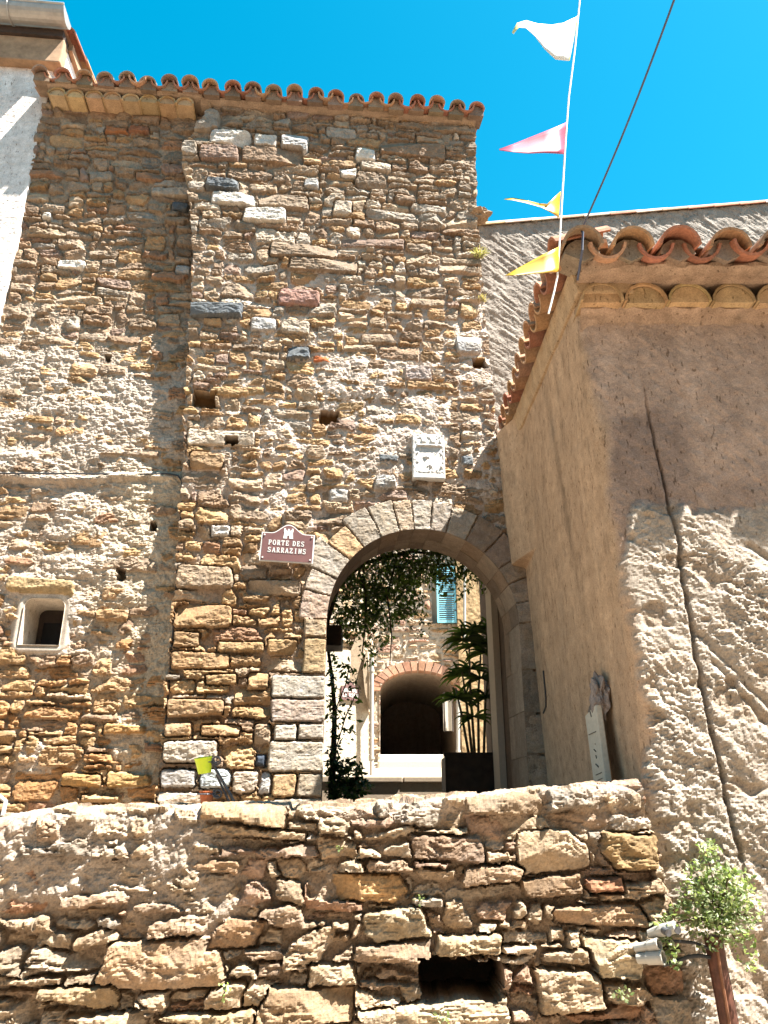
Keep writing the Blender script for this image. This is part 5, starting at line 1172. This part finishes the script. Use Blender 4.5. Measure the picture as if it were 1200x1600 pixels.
# box jutting in at the left
p0 = P(510, 1010, 6.6); p1 = P(534, 978, 6.6)
bx = thing('beam_end', ((p0.x + p1.x) / 2, 6.6, p0.z), 'dark brown beam end jutting in at the left under the vine', 'beam')
b = MB(); b.box((p0.x - .3, 6.55, p0.z), (p1.x, 6.85, p1.z)); o = b.build('timber', M_WOOD, bx); bevel(o, .01)
# potted lady palm
pa0 = P(697, 1242, 7.3); pa1 = P(772, 1182, 7.3)
pt = thing('planter', ((pa0.x + pa1.x) / 2, 7.4, pa0.z), 'dark square planter at the right behind the gateway', 'planter')
b = MB(); zb_, x0_, x1_, zt_ = 1.36, pa0.x, pa1.x + .06, pa1.z
for lo, hi in (((x0_, 7.3, zb_), (x1_, 7.34, zt_)), ((x0_, 7.76, zb_), (x1_, 7.8, zt_)), ((x0_, 7.342, zb_), (x0_ + .04, 7.758, zt_)), ((x1_ - .04, 7.342, zb_), (x1_, 7.758, zt_))): b.box(lo, hi)
b.box((x0_ - .012, 7.288, zt_), (x1_ + .012, 7.345, zt_ + .035)); b.build('box', M_PLANTER, pt)
b = MB(); b.box((x0_ + .042, 7.342, zb_), (x1_ - .042, 7.756, zt_ - .06)); b.build('soil', M_WOOD, pt)
palm = thing('lady_palm', (x0_ + .3, 7.5, zt_ - .06), 'lady palm with drooping fingered leaves growing in the dark planter', 'palm')
stems = [((738, 1182), (728, 1090), (722, 1050)), ((742, 1182), (735, 1080), (733, 1010)), ((748, 1182), (747, 1090), (752, 1010)), ((733, 1182), (722, 1120), (712, 1075)), ((756, 1182), (758, 1100), (764, 1040))]
for i, s_ in enumerate(stems):
    b = MB(); b.tube([P(x_, y_, 7.5 + .05 * (i % 3 - 1)) for x_, y_ in s_], [.014, .012, .008], 8); b.build('stem', plain('palm_cane', (.14, .12, .07), .7, var=.3) if i == 0 else bpy.data.materials['palm_cane'], palm, smooth=True)
for cx_, cy_, n in ((724, 1000, 9), (745, 985, 11), (757, 1005, 9), (735, 1045, 8), (718, 1055, 9), (712, 1090, 8), (728, 1085, 7), (752, 1060, 9), (760, 1090, 7), (740, 1120, 5), (738, 1010, 8), (765, 980, 7), (730, 990, 8), (758, 1020, 9)):
    n += 5; c = P(cx_, cy_, 7.45 + rg.uniform(-.12, .12)); b = MB(); a0 = rg.uniform(-.4, .4)
    for k in range(n):
        t = math.pi * (-.12 + 1.24 * k / (n - 1)) + a0; L_ = rg.uniform(.17, .27); dirv = Vector((-math.cos(t), rg.uniform(-.5, .2), .42 * math.sin(t) - .12)).normalized()
        w = dirv.cross(Vector((0, 1, .25))).normalized() * .0075; p_ = c.copy(); vs = []; 
        for q in range(5):
            f = q / 4; ww = w * (.35 + 1.3 * math.sin(math.pi * min(1, f * .9 + .1))); vs += [p_ + ww, p_ - ww]; p_ = p_ + (dirv + Vector((0, 0, -1.5 * f * f))).normalized() * L_ / 4
        col_ = tuple(.6 * q_ for q_ in rg.choice(GREEN_D)); b.add(vs, [(2 * q, 2 * q + 1, 2 * q + 3, 2 * q + 2) for q in range(4)], col_)
    b.build('fan_leaf', M_LEAF, palm)
# wall shrub over the rusty post
shr = thing('wall_shrub', P(1115, 1480, 3.3), 'light green leafy shrub growing out of the grey wall above the rusty post', 'shrub')
b = MB()
for e in ((1070, 1400), (1090, 1370), (1105, 1335), (1140, 1360), (1160, 1395), (1170, 1430), (1150, 1470), (1060, 1440), (1130, 1420), (1040, 1445)):
    s_ = P(1112, 1440, 3.36); t_ = P(*e, 3.2); b.tube([s_, s_.lerp(t_, .5) + Vector((0, -.05, .02)), t_], [.005, .004, .002], 5)
b.build('twig', M_BARK, shr)
b = MB()
for px_, py_, rx, rz, n in ((1100, 1405, .09, .09, 330), (1128, 1388, .07, .10, 260), (1148, 1405, .05, .05, 110), (1112, 1348, .05, .07, 110), (1140, 1440, .08, .07, 210), (1075, 1428, .08, .05, 150), (1125, 1425, .06, .06, 150), (1110, 1450, .09, .08, 260), (1165, 1410, .06, .09, 130), (1045, 1440, .06, .02, 60), (1092, 1372, .05, .07, 110), (1165, 1490, .05, .06, 70), (1108, 1325, .04, .04, 50), (1085, 1395, .05, .05, 90), (1150, 1375, .06, .05, 110), (1040, 1480, .03, .05, 90), (1050, 1500, .03, .03, 40)):
    leaves(b, blob(int(n * .95), P(px_, py_, 3.25), (rx * 1.0, .09, rz * 1.0), rg), .021, GREEN_L, rg, .0, .62)
o = b.build('foliage', M_LEAF, shr); o['kind'] = 'stuff'
def tuft(px, py, Y, size, n, cols, label, grass=False):
    c = P(px, py, Y); t = thing('wall_weed', c, label, 'weed'); b = MB()
    if grass:
        for _ in range(n):
            d = Vector((rg.uniform(-1, 1), rg.uniform(-1.2, -.2), rg.uniform(.1, 1.2))).normalized(); L_ = size * rg.uniform(.6, 1.2); w = d.cross(Vector((0, 0, 1))).normalized() * .003
            p_ = c + Vector((rg.uniform(-.03, .03), 0, rg.uniform(-.02, .02))); m = p_ + d * L_ * .6; e = p_ + d * L_ + Vector((0, 0, -.35 * L_)); b.add([p_ + w, p_ - w, m - w * .7, m + w * .7, e], [(0, 1, 2, 3), (3, 2, 4)], rg.choice(cols))
    else:
        b.tube([c + Vector((0, .06, -size * .5)), c], .003, 5, col=(.1, .14, .04)); leaves(b, blob(n, c, (size, size * .6, size), rg), size * .55, cols, rg, -.1, .8)
    b.build('leaves', M_LEAF, t)
tuft(350, 1546, 3.25, .028, 16, [(.30, .42, .12), (.40, .50, .2)], 'pale green broad leaved weed in a joint of the low wall, left part')
tuft(693, 1592, 3.24, .03, 24, GREEN_L, 'small weed at the foot of the low wall under the square hole')
tuft(972, 1553, 3.25, .03, 26, GREEN_L, 'small weed in the low wall near the white pipes')
tuft(656, 1406, 3.28, .02, 18, GREEN_L, 'tiny green weed in a joint above the square hole')
tuft(530, 1324, 3.28, .018, 14, GREEN_L, 'tiny weed under the top course of the low wall')
p_ = W(*fac(748, 400), .0); tuft(748, 402, p_.y, .12, 60, [(.26, .21, .10), (.30, .25, .14), (.17, .17, .07)], 'dry grass tuft at the right corner of the gate tower', True)
tuft(752, 470, p_.y, .07, 34, [(.26, .19, .11), (.32, .26, .17)], 'small dry tuft lower on the tower corner', True)
# short white tube lying at the far left end of the low wall
wt = thing('plastic_tube', P(4, 1262, 3.5), 'short white plastic tube at the far left end of the low wall', 'tube')
b = MB(); b.tube([P(-6, 1240, 3.45), P(9, 1252, 3.42), P(4, 1275, 3.4)], .009, 8); b.build('tube_run', M_PVC, wt)
